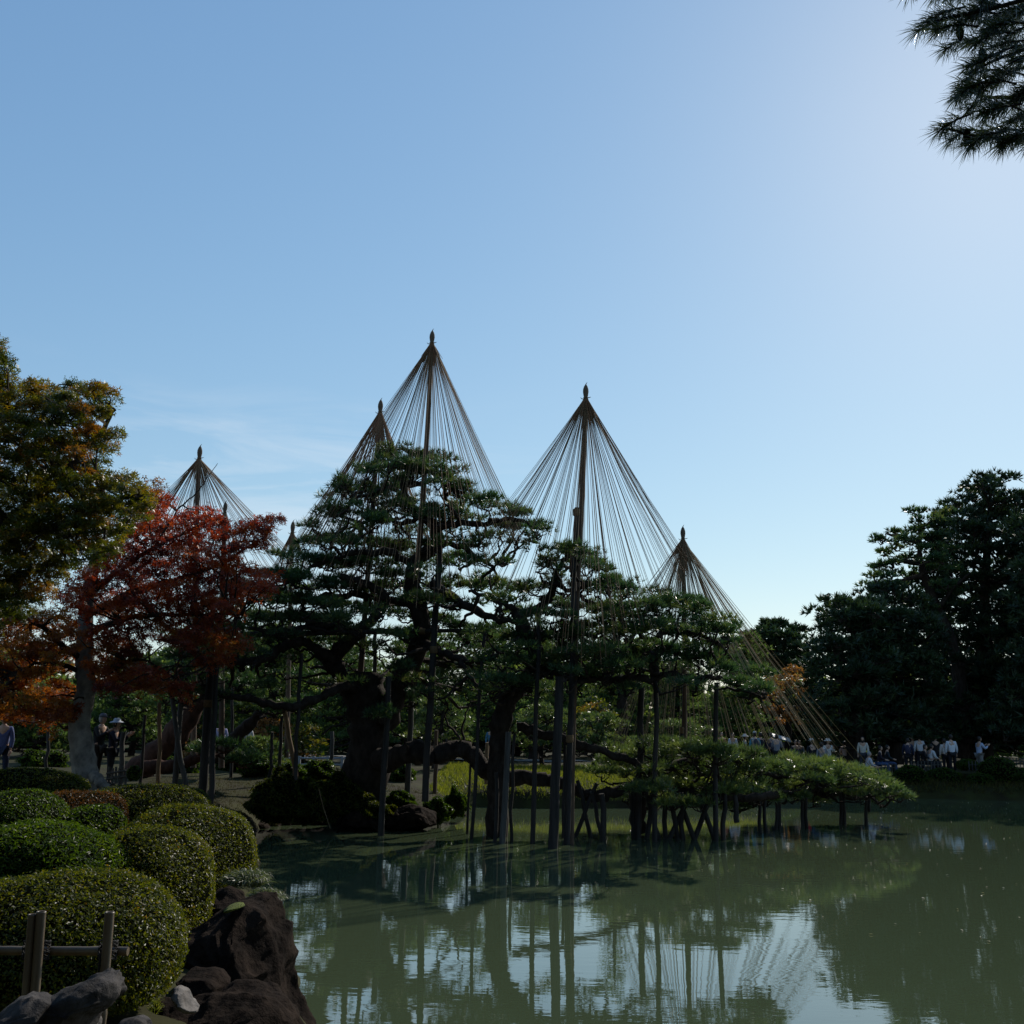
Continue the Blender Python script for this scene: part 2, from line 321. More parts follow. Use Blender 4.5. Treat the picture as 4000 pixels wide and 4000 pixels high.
class Pine:
    def __init__(s, name, label, base, cat='tree', group=None, bark='bark'):
        s.root = thing(name, label, cat, base, 0, group); s.pts = []; s.gt = G(); s.gn = G(); s.gb = G(); s.bark = bark; s.ti = 0
    def limb(s, P, r0, r1, name='limb', k=8, rough=.03, m=5):
        Q = spline(P, m, rough); R = np.linspace(r0, r1, len(Q))*(1+rng.normal(0, .10, len(Q)))
        g = G(); g.tube(Q, R, k); g.make(name, M[s.bark], s.root, True); s.pts += [q for q in Q]
        return Q
    def pad(s, c, rx, ry, rz, **kw):
        hub = c-np.array([0, 0, rz*.4+.1])
        if s.pts:
            q = nearest(s.pts, hub); L = np.linalg.norm(hub-q)
            if L > .15:
                n = 4; Q = [q+(hub-q)*t_ for t_ in np.linspace(0, 1, n)]
                for i_ in range(1, n-1): Q[i_] = Q[i_]+rng.normal(0, .09*min(L, 1.6), 3)*np.array([1, 1, .6])+np.array([0, 0, -.06*L*math.sin(math.pi*i_/n)])
                Q = spline(Q, 4, .02); r0 = min(.09, .026+.018*L)
                s.gb.tube(Q, np.linspace(r0, .018, len(Q)), 5, False)
        return pine_pad(s.gn, s.gt, c, rx, ry, rz, hub=hub, **kw)
    def done(s, mat='needle'):
        if s.gb.n: tag(s.gb.make('branches', M[s.bark], s.root, True), kind='stuff')
        if s.gt.n: tag(s.gt.make('twigs', M[s.bark], s.root), kind='stuff')
        if s.gn.n: tag(s.gn.make('needles', M[mat], s.root), kind='stuff')
def inpoly(x, y, poly):
    c = False; n = len(poly)
    for i in range(n):
        x1, y1 = poly[i]; x2, y2 = poly[(i+1) % n]
        if (y1 > y) != (y2 > y) and x < (x2-x1)*(y-y1)/(y2-y1)+x1: c = not c
    return c
def scatter(poly, sp, tries=6000, asp=1.6, lim=400):
    xs = [p[0] for p in poly]; ys = [p[1] for p in poly]; out = []
    for _ in range(tries):
        x = rng.uniform(min(xs), max(xs)); y = rng.uniform(min(ys), max(ys))
        if not inpoly(x, y, poly): continue
        if all(((x-a)/sp)**2+((y-b)*asp/sp)**2 > 1 for a, b in out): out.append((x, y))
        if len(out) >= lim: break
    return out


def filler(T, poly, sp, d, dj, size=60, mat=None):
    for px, py in scatter(poly, sp, asp=1.4):
        if 1790 < px < 2120 and 2110 < py < 2440: continue
        dd = d+rng.uniform(-dj, dj); q = size*dd/4000*rng.uniform(.7, 1.3)
        T.pad(at(px, py, dd), q, q, q*.45, dens=1.0, k=8, per=15, wd=.010, L=.2, rc=.27, tw=.012)
# ================================================================== PINE A, the great pine (left trunk)
DA = 27.5
base = at(1420, 3170, 28.6)
A = Pine('great_pine', 'great old pine with wide black cut-off trunk under the tallest rope cone', (base[0], base[1], gz1(base[0], base[1])-.1))
def P_(pts): return [at(*p) for p in pts]
A.limb(P_([(1415, 3215, 28.6), (1425, 3050, 28.6), (1440, 2850, 28.5), (1425, 2730, 28.4), (1420, 2640, 28.4)]), .62, .5, 'trunk', 14, .02)
A.limb(P_([(1500, 2830, 28.2), (1560, 2690, 28), (1620, 2570, 27.8), (1650, 2440, 27.6), (1610, 2290, 27.5), (1625, 2190, 27.5), (1710, 2120, 27.4), (1690, 2050, 27.3), (1600, 1970, 27.3), (1580, 1880, 27.2), (1610, 1810, 27.2)]), .34, .07, 'trunk', 10, .02)
A.limb(P_([(1400, 2760, 28.3), (1330, 2640, 28), (1300, 2570, 27.6), (1390, 2480, 27.4), (1480, 2390, 27.3), (1500, 2330, 27), (1430, 2280, 27), (1330, 2250, 26.8)]), .26, .08, 'limb', 9, .02)
A.limb(P_([(1330, 2610, 27.8), (1270, 2560, 27.4), (1190, 2505, 27), (1120, 2520, 26.8), (1020, 2575, 26.6), (890, 2580, 26.5), (800, 2560, 26.5)]), .17, .07)
A.limb(P_([(1400, 2690, 28), (1330, 2680, 27.2), (1250, 2725, 26.8), (1130, 2762, 26.5), (1000, 2740, 26.4), (860, 2712, 26.2), (740, 2680, 26.2)]), .14, .07)
A.limb(P_([(1640, 2500, 27.6), (1720, 2550, 27), (1830, 2580, 26.6), (1900, 2575, 26.3), (1990, 2540, 26)]), .12, .05)
A.limb(P_([(1800, 2575, 26.6), (1830, 2640, 26.2), (1880, 2690, 26), (1950, 2700, 25.8)]), .07, .04)
A.limb(P_([(1690, 2280, 27.4), (1760, 2330, 27), (1870, 2390, 26.6), (1960, 2420, 26.2), (2030, 2440, 26)]), .15, .06)
A.limb(P_([(1710, 2120, 27.4), (1700, 2070, 27.2), (1780, 2045, 26.8), (1900, 2045, 26.4), (1990, 2030, 26.2), (2070, 2050, 26)]), .13, .04)
A.limb(P_([(1700, 2130, 27.4), (1790, 2130, 27.6), (1880, 2190, 27.8), (1960, 2210, 28)]), .11, .04)
A.limb(P_([(1620, 2200, 27.5), (1520, 2160, 27), (1400, 2160, 26.6), (1270, 2190, 26.4), (1150, 2260, 26.2)]), .12, .04)
A.limb(P_([(1640, 2370, 27.5), (1520, 2340, 27.8), (1380, 2330, 28), (1240, 2330, 28.2), (1080, 2330, 28.4), (950, 2360, 28.4)]), .12, .04)
A.limb(P_([(1590, 1960, 27.3), (1540, 1910, 27.3), (1440, 1930, 27), (1370, 1950, 26.8)]), .09, .03)
A.limb(P_([(1650, 2020, 27.3), (1560, 2040, 27.6), (1480, 2010, 28), (1410, 2050, 28.2)]), .08, .03)
A.limb(P_([(1600, 1900, 27.2), (1690, 1880, 27.2), (1770, 1900, 27.2)]), .07, .03)
A.limb(P_([(1380, 2460, 27.4), (1300, 2440, 27), (1200, 2450, 26.6), (1080, 2470, 26.3), (950, 2450, 26)]), .11, .04)
A.limb(P_([(1480, 2960, 28.2), (1530, 2965, 27.6), (1610, 2935, 27.2), (1680, 2950, 27), (1740, 2940, 27), (1790, 2925, 27), (1850, 2955, 27), (1900, 3010, 27), (1980, 3040, 27), (2100, 3045, 27), (2200, 3060, 27), (2300, 3105, 27), (2400, 3095, 27), (2490, 3065, 27.4)]), .30, .13, 'limb', 12, .025)
padsA = [(1560, 1785, 100, 42), (1680, 1800, 85, 42), (1610, 1850, 140, 38), (1450, 1850, 80, 32), (1760, 1855, 60, 38), (1390, 1910, 85, 32), (1335, 1905, 35, 22), (1500, 1900, 90, 30),
 (1790, 1905, 70, 38), (1810, 1955, 55, 28), (1350, 2005, 95, 32), (1450, 2040, 90, 30), (1620, 1990, 110, 28), (1740, 2015, 100, 30),
 (1910, 1960, 75, 32), (1990, 1995, 65, 32), (2060, 2020, 55, 28), (2100, 2060, 40, 26), (1950, 2060, 85, 22), (2020, 2110, 75, 22), (1870, 2115, 85, 22),
 (1280, 2110, 85, 32), (1390, 2120, 100, 32), (1520, 2140, 110, 28), (1650, 2120, 60, 28), (1790, 2180, 100, 26), (1920, 2190, 80, 24),
 (1200, 2185, 70, 36), (1300, 2195, 100, 36), (1430, 2205, 110, 32), (1570, 2245, 90, 28), (1850, 2275, 110, 30), (1750, 2290, 80, 28),
 (1110, 2245, 75, 32), (1200, 2265, 100, 32), (1340, 2290, 110, 36), (1480, 2285, 80, 28), (1640, 2340, 100, 32), (1790, 2350, 90, 28), (1940, 2290, 90, 28), (2020, 2300, 70, 28),
 (985, 2300, 85, 32), (1060, 2340, 100, 36), (1180, 2350, 110, 36), (1300, 2370, 100, 30), (960, 2400, 85, 32), (1080, 2415, 110, 34), (1200, 2425, 100, 32),
 (920, 2460, 75, 30), (1050, 2480, 110, 28), (1340, 2420, 80, 28), (1470, 2380, 80, 26), (1690, 2420, 95, 32), (930, 2530, 70, 30), (830, 2500, 80, 35), (780, 2600, 80, 35), (840, 2420, 70, 30),
 (1540, 2680, 90, 38), (1490, 2790, 60, 30), (1250, 2420, 90, 26), (1150, 2500, 90, 24), (700, 2700, 70, 35), (1600, 2480, 60, 25), (700, 2560, 80, 34), (600, 2620, 80, 36)]
for px, py, hw, hh in padsA:
    dd = DA+rng.uniform(-2.6, 2.2) if py > 1950 else DA+rng.uniform(-1.2, .8)
    s_ = dd/4000
    A.pad(at(px, py+8, dd), hw*s_*1.02, hw*s_*1.0, hh*s_*1.1, dens=(.8 if 1780 < px < 2130 and 2100 < py < 2450 else 1.08))
filler(A, [(1480, 1765), (1700, 1775), (1810, 1890), (1840, 1960), (2070, 2010), (2110, 2080), (2050, 2300), (1980, 2450), (1720, 2540), (1300, 2540), (1000, 2590), (700, 2640), (760, 2450), (930, 2280), (1080, 2210), (1220, 2070), (1320, 1900)], 80, 27.6, 2.6)
filler(A, [(620, 2640), (1000, 2560), (1700, 2540), (1960, 2480), (1960, 2720), (1700, 2760), (1200, 2660), (900, 2720), (640, 2760)], 76, 29, 2.6, 66)
A.done('needle')

# ================================================================== PINE B, right trunk rising from the water's edge
base = at(1945, 3180, 26.6)
B = Pine('leaning_pine', 'dark leaning pine right of the great pine, its curved trunk ringed by prop posts', (base[0], base[1], -.1))
B.limb(P_([(1940, 3300, 26.6), (1945, 3050, 26.6), (1950, 2900, 26.6), (1960, 2800, 26.5), (2010, 2700, 26.4), (2070, 2640, 26.3), (2100, 2560, 26.2), (2060, 2490, 26.2), (2035, 2420, 26.1), (2020, 2385, 26.1)]), .28, .17, 'trunk', 12, .015)
B.limb(P_([(2035, 2400, 26.1), (2100, 2375, 26), (2150, 2330, 25.9), (2165, 2270, 25.8), (2190, 2210, 25.8), (2220, 2160, 25.8)]), .14, .05, 'limb', 8, .02)
B.limb(P_([(2025, 2390, 26.1), (1960, 2355, 26), (1900, 2330, 26), (1830, 2310, 26)]), .10, .04)
B.limb(P_([(2165, 2270, 25.8), (2230, 2310, 25.6), (2300, 2350, 25.5), (2400, 2375, 25.4)]), .08, .03)
B.limb(P_([(2100, 2600, 26.2), (2200, 2640, 25.8), (2300, 2650, 25.4), (2390, 2660, 25.2), (2480, 2640, 25.2), (2550, 2655, 25.2), (2620, 2630, 25.2), (2700, 2650, 25.3), (2790, 2645, 25.4), (2860, 2670, 25.4), (2950, 2700, 25.6)]), .10, .05, 'limb', 8, .02)
B.limb(P_([(2020, 2840, 26.5), (2100, 2860, 26.3), (2200, 2890, 26), (2300, 2920, 26), (2400, 2950, 26.2), (2480, 2980, 26.4), (2540, 3020, 26.5), (2600, 3060, 26.6)]), .12, .07)
B.limb(P_([(2560, 2660, 25.2), (2550, 2560, 25.6), (2560, 2500, 26), (2630, 2450, 26), (2720, 2470, 26), (2800, 2510, 26)]), .11, .04)
B.limb(P_([(2560, 2510, 26), (2500, 2480, 26), (2430, 2440, 26), (2390, 2380, 26)]), .09, .03)
B.limb(P_([(2580, 2540, 25.8), (2680, 2560, 25.5), (2780, 2580, 25.2), (2860, 2620, 25)]), .07, .03)
B.limb(P_([(2060, 2490, 26.2), (2140, 2490, 26), (2240, 2470, 25.8), (2330, 2490, 25.6)]), .10, .04)
B.limb(P_([(2100, 2560, 26.2), (2200, 2560, 26.6), (2330, 2580, 27), (2430, 2570, 27)]), .09, .03)
padsB = [(2165, 2160, 65, 34), (2250, 2155, 65, 34), (2110, 2205, 65, 28), (2290, 2215, 80, 32), (2345, 2235, 38, 22), (2090, 2290, 75, 28), (2220, 2290, 85, 28), (2330, 2300, 65, 26),
 (1960, 2350, 60, 26), (2060, 2390, 75, 28), (2150, 2400, 85, 32), (2260, 2375, 75, 28), (2385, 2280, 50, 20), (2450, 2300, 50, 20), (2400, 2385, 85, 32),
 (2100, 2475, 90, 32), (2000, 2500, 80, 32), (1960, 2580, 80, 36), (2060, 2590, 90, 32), (2200, 2480, 100, 36), (2320, 2455, 100, 36), (2200, 2560, 110, 36), (2350, 2550, 110, 36),
 (1955, 2650, 75, 32), (2075, 2670, 85, 28), (2260, 2630, 100, 30), (2380, 2615, 80, 28), (1890, 2500, 60, 26), (1800, 2450, 70, 26),
 (2480, 2400, 90, 36), (2560, 2365, 90, 36), (2660, 2355, 90, 40), (2740, 2390, 75, 36), (2800, 2440, 70, 36), (2845, 2465, 38, 28), (2450, 2470, 90, 32), (2580, 2450, 100, 36), (2700, 2470, 100, 36),
 (2810, 2515, 65, 32), (2500, 2540, 100, 32), (2640, 2540, 100, 32), (2750, 2565, 80, 32), (2450, 2600, 80, 28), (2780, 2610, 60, 26), (2960, 2630, 50, 30), (2900, 2660, 40, 24), (2985, 2690, 45, 34), (2915, 2715, 45, 26)]
for px, py, hw, hh in padsB:
    dd = (26.2 if px < 2420 else 26.0)+rng.uniform(-2.2, 2.0); s_ = dd/4000
    B.pad(at(px, py+8, dd), hw*s_*1.02, hw*s_, hh*s_*1.1, dens=(.8 if 1780 < px < 2130 and 2100 < py < 2450 else 1.08))
filler(B, [(2150, 2150), (2290, 2160), (2350, 2240), (2500, 2300), (2700, 2350), (2850, 2450), (2850, 2600), (2960, 2690), (2800, 2700), (2500, 2700), (2200, 2700), (1900, 2700), (1880, 2500), (1960, 2340), (2080, 2260)], 74, 26.4, 2.6)
B.done('needle')

# ================================================================== PINE C, low boughs reaching over the water
base = at(2520, 3180, 28.5)
Cc = Pine('low_spreading_pine', 'low light green pine spreading flat over the water on short props', (base[0], base[1], -.1))
Cc.limb(P_([(2500, 3250, 28), (2490, 3130, 28), (2500, 3060, 27.8), (2550, 3010, 27.6)]), .24, .18, 'trunk', 10)
Cc.limb(P_([(2520, 3050, 27.8), (2620, 3085, 27.5), (2740, 3100, 27.3), (2850, 3110, 27.2), (2960, 3115, 27.2), (3040, 3100, 27.4)]), .14, .09)
Cc.limb(P_([(2990, 3110, 29), (3090, 3098, 31), (3170, 3092, 31.5), (3280, 3082, 32), (3370, 3088, 32), (3450, 3095, 32), (3520, 3110, 32)]), .13, .04)
Cc.limb(P_([(2550, 3020, 27.6), (2650, 2980, 28), (2780, 2980, 28.6), (2900, 2990, 29.5), (3040, 3040, 30.5)]), .12, .06)
Cc.limb(P_([(2520, 3010, 28), (2500, 2960, 29), (2480, 2930, 30)]), .10, .05)
padsC = [(2600, 2925, 85, 32), (2700, 2925, 85, 32), (2490, 2945, 75, 32), (2800, 2950, 80, 34), (2560, 2995, 100, 36), (2700, 3000, 110, 40), (2830, 3010, 100, 40), (2940, 2995, 100, 40), (2890, 2950, 70, 28),
 (2640, 3070, 90, 30), (2780, 3080, 95, 30), (2900, 3085, 95, 30), (3040, 3000, 90, 40), (3150, 3020, 90, 36), (3270, 3020, 100, 38), (3200, 2990, 80, 30), (3385, 3055, 85, 32), (3460, 3085, 60, 24), (3515, 3108, 28, 14),
 (3060, 3075, 95, 30), (3200, 3075, 100, 30), (3330, 3095, 80, 24), (2980, 3120, 70, 22), (3090, 3110, 50, 16), (2350, 3020, 60, 25), (2860, 3140, 50, 20), (3430, 3118, 50, 14), (2420, 2980, 70, 30), (2540, 3080, 80, 26), (2620, 3135, 70, 20), (2740, 3140, 70, 20), (2880, 3150, 60, 18), (3180, 3125, 60, 14), (2450, 3110, 50, 18)]
for px, py, hw, hh in padsC:
    dd = (28 if px < 2950 else 31.5)+rng.uniform(-2.2, 2.2); s_ = dd/4000
    Cc.pad(at(px, py+6, dd), hw*s_*1.02, hw*s_, hh*s_*1.1, dens=1.35)
filler(Cc, [(2430, 2920), (2700, 2900), (2900, 2940), (2950, 3120), (2600, 3110), (2450, 3060)], 55, 28.5, 2.2, 70)
filler(Cc, [(2950, 2960), (3300, 2990), (3480, 3070), (3400, 3110), (3000, 3120)], 50, 31.5, 2, 60)
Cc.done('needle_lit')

# ================================================================== background garden pines
def garden_pine(px, top, hw, d, label, name='garden_pine', n=26, mat='needle_bg', bark='bark', low=.25, trunkpx=None, shape=.9, L=.22, k=7, wd=.028, rc=.45, per=17, group=None, botpy=None):
    p0 = at(px, 2900, d); bz = gz1(p0[0], p0[1]); tp = at(px, top, d); H = tp[2]-bz; R = hw*d/4000
    T = Pine(name, label, (p0[0], p0[1], bz-.1), group=group, bark=bark)
    lean = rng.uniform(-.12, .12)*H if trunkpx is None else (trunkpx-px)*d/4000
    pts = [np.array([p0[0]+lean, p0[1], bz-.2]), np.array([p0[0]+lean*.6+rng.normal(0, .15), p0[1]+rng.normal(0, .2), bz+H*.3]), np.array([p0[0]+rng.normal(0, .2), p0[1]+rng.normal(0, .2), bz+H*.62]), np.array([p0[0], p0[1], bz+H*.95])]
    T.limb(pts, .035*H+.03, .04, 'trunk', 7, .02)
    for q in range(n):
        f = low+(1-low)*(q+.5)/n; a = q*2.4+rng.uniform(-.5, .5)
        rad = R*math.sqrt(max(0, 1-max(0, (f-low)/(1-low))**(1.6/shape)))*rng.uniform(.3, .95)
        c = np.array([p0[0]+rad*math.cos(a), p0[1]+rad*math.sin(a)*.9, bz+H*f-.15])
        pr = R*rng.uniform(.28, .45); T.pad(c, pr, pr, pr*.4, dens=.9, L=L, k=k, wd=wd, rc=rc, per=per, tw=.016)
    T.done(mat)
bgp = [(760, 2450, 220, 44, 'background pine left of the great pine, behind the tall dark double post'),
 (1050, 2440, 210, 46, 'background pine seen under the great pine left boughs'),
 (1330, 2470, 200, 46, 'background pine directly behind the great pine trunk'),
 (1620, 2450, 210, 50, 'background pine seen between the great trunk and the long dark post'),
 (1830, 2460, 180, 52, 'pale green pine behind the gap between the two old trunks'),
 (2120, 2480, 190, 57, 'background pine behind the curved leaning trunk'),
 (2400, 2520, 180, 62, 'background pine behind the broad right hand bough'),
 (2640, 2590, 190, 66, 'background pine behind the shortest rope cone'),
 (2860, 2690, 150, 60, 'background pine left of the orange tree'),
 (2400, 2275, 95, 60, 'brownish pine top showing behind the ropes of the right tall cone'),
 (480, 2640, 180, 48, 'background pine behind the two visitors in hats'),
 (120, 2700, 190, 44, 'background pine at the left edge behind the low shrubs'),
 (1950, 2380, 120, 55, 'thin background pine top between the two big pines')]
for px, tp, hw, d, lb in bgp:
    garden_pine(px, tp, hw, d, lb, n=44 if hw > 120 else 24, low=.18)
# low pines on the lawn behind the arching limb
for px, tp, hw, d, lb in [(1720, 2720, 130, 42, 'low pale pine on the lawn behind the arching limb, left of the middle posts'), (2120, 2760, 140, 46, 'low bushy pine on the lawn between the two thick dark posts'),
                          (2330, 2790, 150, 45, 'low bushy pine on the lawn right of the thick double post'), (2640, 2810, 160, 48, 'low pine behind the ropes of the shortest cone'), (1000, 2880, 120, 36, 'small clipped pine behind the left bank lawn')]:
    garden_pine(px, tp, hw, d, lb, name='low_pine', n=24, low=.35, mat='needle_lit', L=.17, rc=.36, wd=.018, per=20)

# ================================================================== conifers at the right
def mass_tree(name, label, poly, d, dj, sp, trunk, pr, mat='needle_dark', L=.40, wd=.050, k=8, rc=.62, per=15, r0=.45, bark='bark', limbs=(), dens=1.0, core=True):
    b0 = at(trunk[0][0], trunk[0][1], d)
    T = Pine(name, label, (b0[0], b0[1], b0[2]), bark=bark)
    T.limb([at(x, y, d) for x, y in trunk], r0, .08, 'trunk', 8, .02)
    for l in limbs: T.limb([at(x, y, d-.5) for x, y in l], .16, .05, 'limb', 6, .03)
    cx = np.mean([p[0] for p in poly])
    for x, y in scatter(poly, sp):
        dd = d+rng.uniform(-dj, dj); s_ = dd/4000; q = pr*s_*rng.uniform(.75, 1.2)
        T.pad(at(x, y, dd), q, q*.95, q*.42, L=L, k=k, wd=wd, rc=rc, per=per, dens=dens, tw=.03)
    if core:
        for x, y in scatter(poly, 25, 12000, 1.2, 950):
            P = at(x, y, d+rng.uniform(-dj, dj)*.8)[None]; k_ = 2; s_ = d/55
            P = P+rng.normal(0, .25, (k_, 3)); tufts(T.gn, P, unit(rng.normal(size=(k_, 3))+[0, 0, .4]), .5*s_, 12, .055*s_, .8)
    T.done(mat)
    return T
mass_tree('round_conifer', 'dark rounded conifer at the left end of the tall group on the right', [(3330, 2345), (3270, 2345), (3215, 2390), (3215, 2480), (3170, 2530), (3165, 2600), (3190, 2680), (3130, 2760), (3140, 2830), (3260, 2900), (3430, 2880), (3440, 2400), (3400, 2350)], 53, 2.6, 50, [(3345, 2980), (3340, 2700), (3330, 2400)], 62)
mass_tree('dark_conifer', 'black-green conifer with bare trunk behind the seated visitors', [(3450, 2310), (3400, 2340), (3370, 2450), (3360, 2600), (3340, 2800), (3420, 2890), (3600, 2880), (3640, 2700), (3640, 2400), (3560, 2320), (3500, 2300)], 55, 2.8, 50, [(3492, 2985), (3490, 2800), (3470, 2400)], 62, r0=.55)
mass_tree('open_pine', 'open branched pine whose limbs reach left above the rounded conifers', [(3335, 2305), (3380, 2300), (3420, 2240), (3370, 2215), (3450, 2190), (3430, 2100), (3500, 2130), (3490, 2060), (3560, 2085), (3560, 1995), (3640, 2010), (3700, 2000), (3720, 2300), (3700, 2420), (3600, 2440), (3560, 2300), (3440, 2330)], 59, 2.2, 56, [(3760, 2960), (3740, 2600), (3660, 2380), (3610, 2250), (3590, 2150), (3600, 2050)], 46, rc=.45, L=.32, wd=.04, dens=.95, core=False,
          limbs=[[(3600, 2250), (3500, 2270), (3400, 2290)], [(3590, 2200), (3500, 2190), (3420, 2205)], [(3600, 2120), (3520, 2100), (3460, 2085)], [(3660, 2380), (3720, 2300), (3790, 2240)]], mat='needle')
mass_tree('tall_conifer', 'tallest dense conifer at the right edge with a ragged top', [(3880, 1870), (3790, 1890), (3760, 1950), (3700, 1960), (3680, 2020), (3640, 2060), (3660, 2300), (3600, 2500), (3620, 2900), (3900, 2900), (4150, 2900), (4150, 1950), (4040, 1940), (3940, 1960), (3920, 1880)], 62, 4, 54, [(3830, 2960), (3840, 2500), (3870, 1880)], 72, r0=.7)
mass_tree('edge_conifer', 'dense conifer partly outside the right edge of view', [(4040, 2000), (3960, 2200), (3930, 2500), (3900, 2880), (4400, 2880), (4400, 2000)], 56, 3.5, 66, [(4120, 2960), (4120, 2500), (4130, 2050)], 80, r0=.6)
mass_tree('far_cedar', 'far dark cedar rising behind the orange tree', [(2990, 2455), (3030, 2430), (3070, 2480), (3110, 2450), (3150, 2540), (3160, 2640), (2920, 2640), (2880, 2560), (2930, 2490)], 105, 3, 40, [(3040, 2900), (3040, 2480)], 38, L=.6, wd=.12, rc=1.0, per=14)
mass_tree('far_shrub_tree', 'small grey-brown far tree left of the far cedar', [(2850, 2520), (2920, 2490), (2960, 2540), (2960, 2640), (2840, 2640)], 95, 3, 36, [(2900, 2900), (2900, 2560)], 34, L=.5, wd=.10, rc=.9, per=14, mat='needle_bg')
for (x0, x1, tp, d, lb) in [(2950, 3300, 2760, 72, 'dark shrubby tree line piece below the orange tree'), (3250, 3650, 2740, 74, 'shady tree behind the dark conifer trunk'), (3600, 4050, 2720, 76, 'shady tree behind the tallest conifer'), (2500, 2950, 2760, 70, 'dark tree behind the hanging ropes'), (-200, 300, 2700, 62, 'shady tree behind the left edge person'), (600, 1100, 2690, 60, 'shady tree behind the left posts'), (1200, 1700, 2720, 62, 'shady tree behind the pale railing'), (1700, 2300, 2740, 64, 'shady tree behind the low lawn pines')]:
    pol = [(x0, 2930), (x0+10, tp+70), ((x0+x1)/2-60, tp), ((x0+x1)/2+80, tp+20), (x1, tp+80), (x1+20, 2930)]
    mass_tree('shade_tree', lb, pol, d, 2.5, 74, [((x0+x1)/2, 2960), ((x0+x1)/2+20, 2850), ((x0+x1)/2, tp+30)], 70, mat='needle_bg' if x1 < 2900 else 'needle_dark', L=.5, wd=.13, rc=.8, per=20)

gd = G(); n = 15000; X = rng.uniform(-75, 110, n); Y = rng.uniform(84, 100, n); Hh = 6.3+1.5*np.sin(X*.21)+1.1*np.sin(X*.57+1)+.6*np.sin(X*1.3)+.02*np.abs(X)
P = np.stack([X, Y, 1+Hh*rng.uniform(0, 1, n)**.8], -1); tufts(gd, P, unit(rng.normal(size=(n, 3))+[0, -.3, .8]), .9, 5, .28, .7)
tag(gd.make('distant_wood', M['needle_bg']), 'far low green wood closing the garden behind all the trees', 'wood', None, 'stuff')
for q, (x, y, h_, r_) in enumerate([(-9, -5, 12, 6), (4, -7, 13, 7), (14, -4, 12, 6), (-11, 4, 11, 4.6)]):  # unseen crowns added to cut the sky light on the foreground
    T = Pine('unseen_shade_tree', 'unseen dense evergreen added to shade the foreground, '+['left one', 'middle one', 'right one', 'far left one'][q], (x, y, 1.0), group='unseen evergreens added for shade')
    T.limb([np.array([x, y, .8]), np.array([x+.3, y, h_*.5]), np.array([x, y, h_*.95])], .35, .1, 'trunk', 8)
    n = 2200; D = rdir(n); P = np.array([x, y, h_*.62])+D*np.array([r_, r_*.6, h_*.42])*rng.uniform(.5, 1, (n, 1)); tufts(T.gn, P, D, 1.2, 6, .42, .8); T.done('needle_dark')

# ================================================================== broadleaf trees
def leaf_tree(name, label, base, trunks, poly_list, leafmat_, d, dj, sp, sz, per, pr=70, bark='bark_grey', kind='maple', flat=.42, limbr=.1, twr=.02, polymats=None):
    root = thing(name, label, 'tree', base)
    pts = []
    for nm, P, r0, r1, br in trunks:
        Q = spline([at(*p) for p in P], 6, .012); g = G(); g.tube(Q, np.linspace(r0, r1, len(Q))*(1+rng.normal(0, .03, len(Q))), 14 if r0 > .15 else 7); g.make(nm, M[br], root, True); pts += list(Q)
    gb = G()
    for pi, (poly, mt) in enumerate(poly_list):
        gl = G()
        for x, y in scatter(poly, sp):
            dd = d+rng.uniform(-dj, dj); c = at(x, y, dd); s_ = dd/4000; rx = pr*s_*rng.uniform(.7, 1.2); n = int(per*rng.uniform(.8, 1.2))
            a = rng.uniform(0, 2*math.pi, n); r = np.sqrt(rng.uniform(0, 1, n)); tl = rng.normal(0, .2, 2)
            X = rx*r*np.cos(a); Y = rx*r*np.sin(a)
            P = c+np.stack([X, Y, rng.normal(0, flat*.45*rx, n)+tl[0]*X+tl[1]*Y-.18*rx*r*r], -1)
            Nn = unit(rng.normal(0, .55, (n, 3))+np.array([0, -.15, .75])); bt = np.clip(rng.normal(.42, .24), 0, 1)
            leaves(gl, P, Nn, sz, kind, np.clip(bt+rng.normal(0, .17, n), 0, 1))
            h = c-np.array([0, 0, .08]); q = nearest(pts, h); L = np.linalg.norm(h-q)
            Qs = spline([q, q+(h-q)*.4+rng.normal(0, .07*L, 3), q+(h-q)*.75+rng.normal(0, .05*L, 3), h], 2, .01)
            gb.tube(Qs, np.linspace(min(.05, .012+.012*L), .007, len(Qs)), 3, False)
            for _ in range(3):
                e = P[rng.integers(n)]; gb.tube(np.array([h, (h+e)/2+rng.normal(0, .03, 3), e]), [.008, .006, .004], 3, False)
        tag(gl.make('leaves', M[mt], root), kind='stuff')
    tag(gb.make('branches', M['bark'], root), kind='stuff')
    return root
b0 = at(-330, 3000, 17)
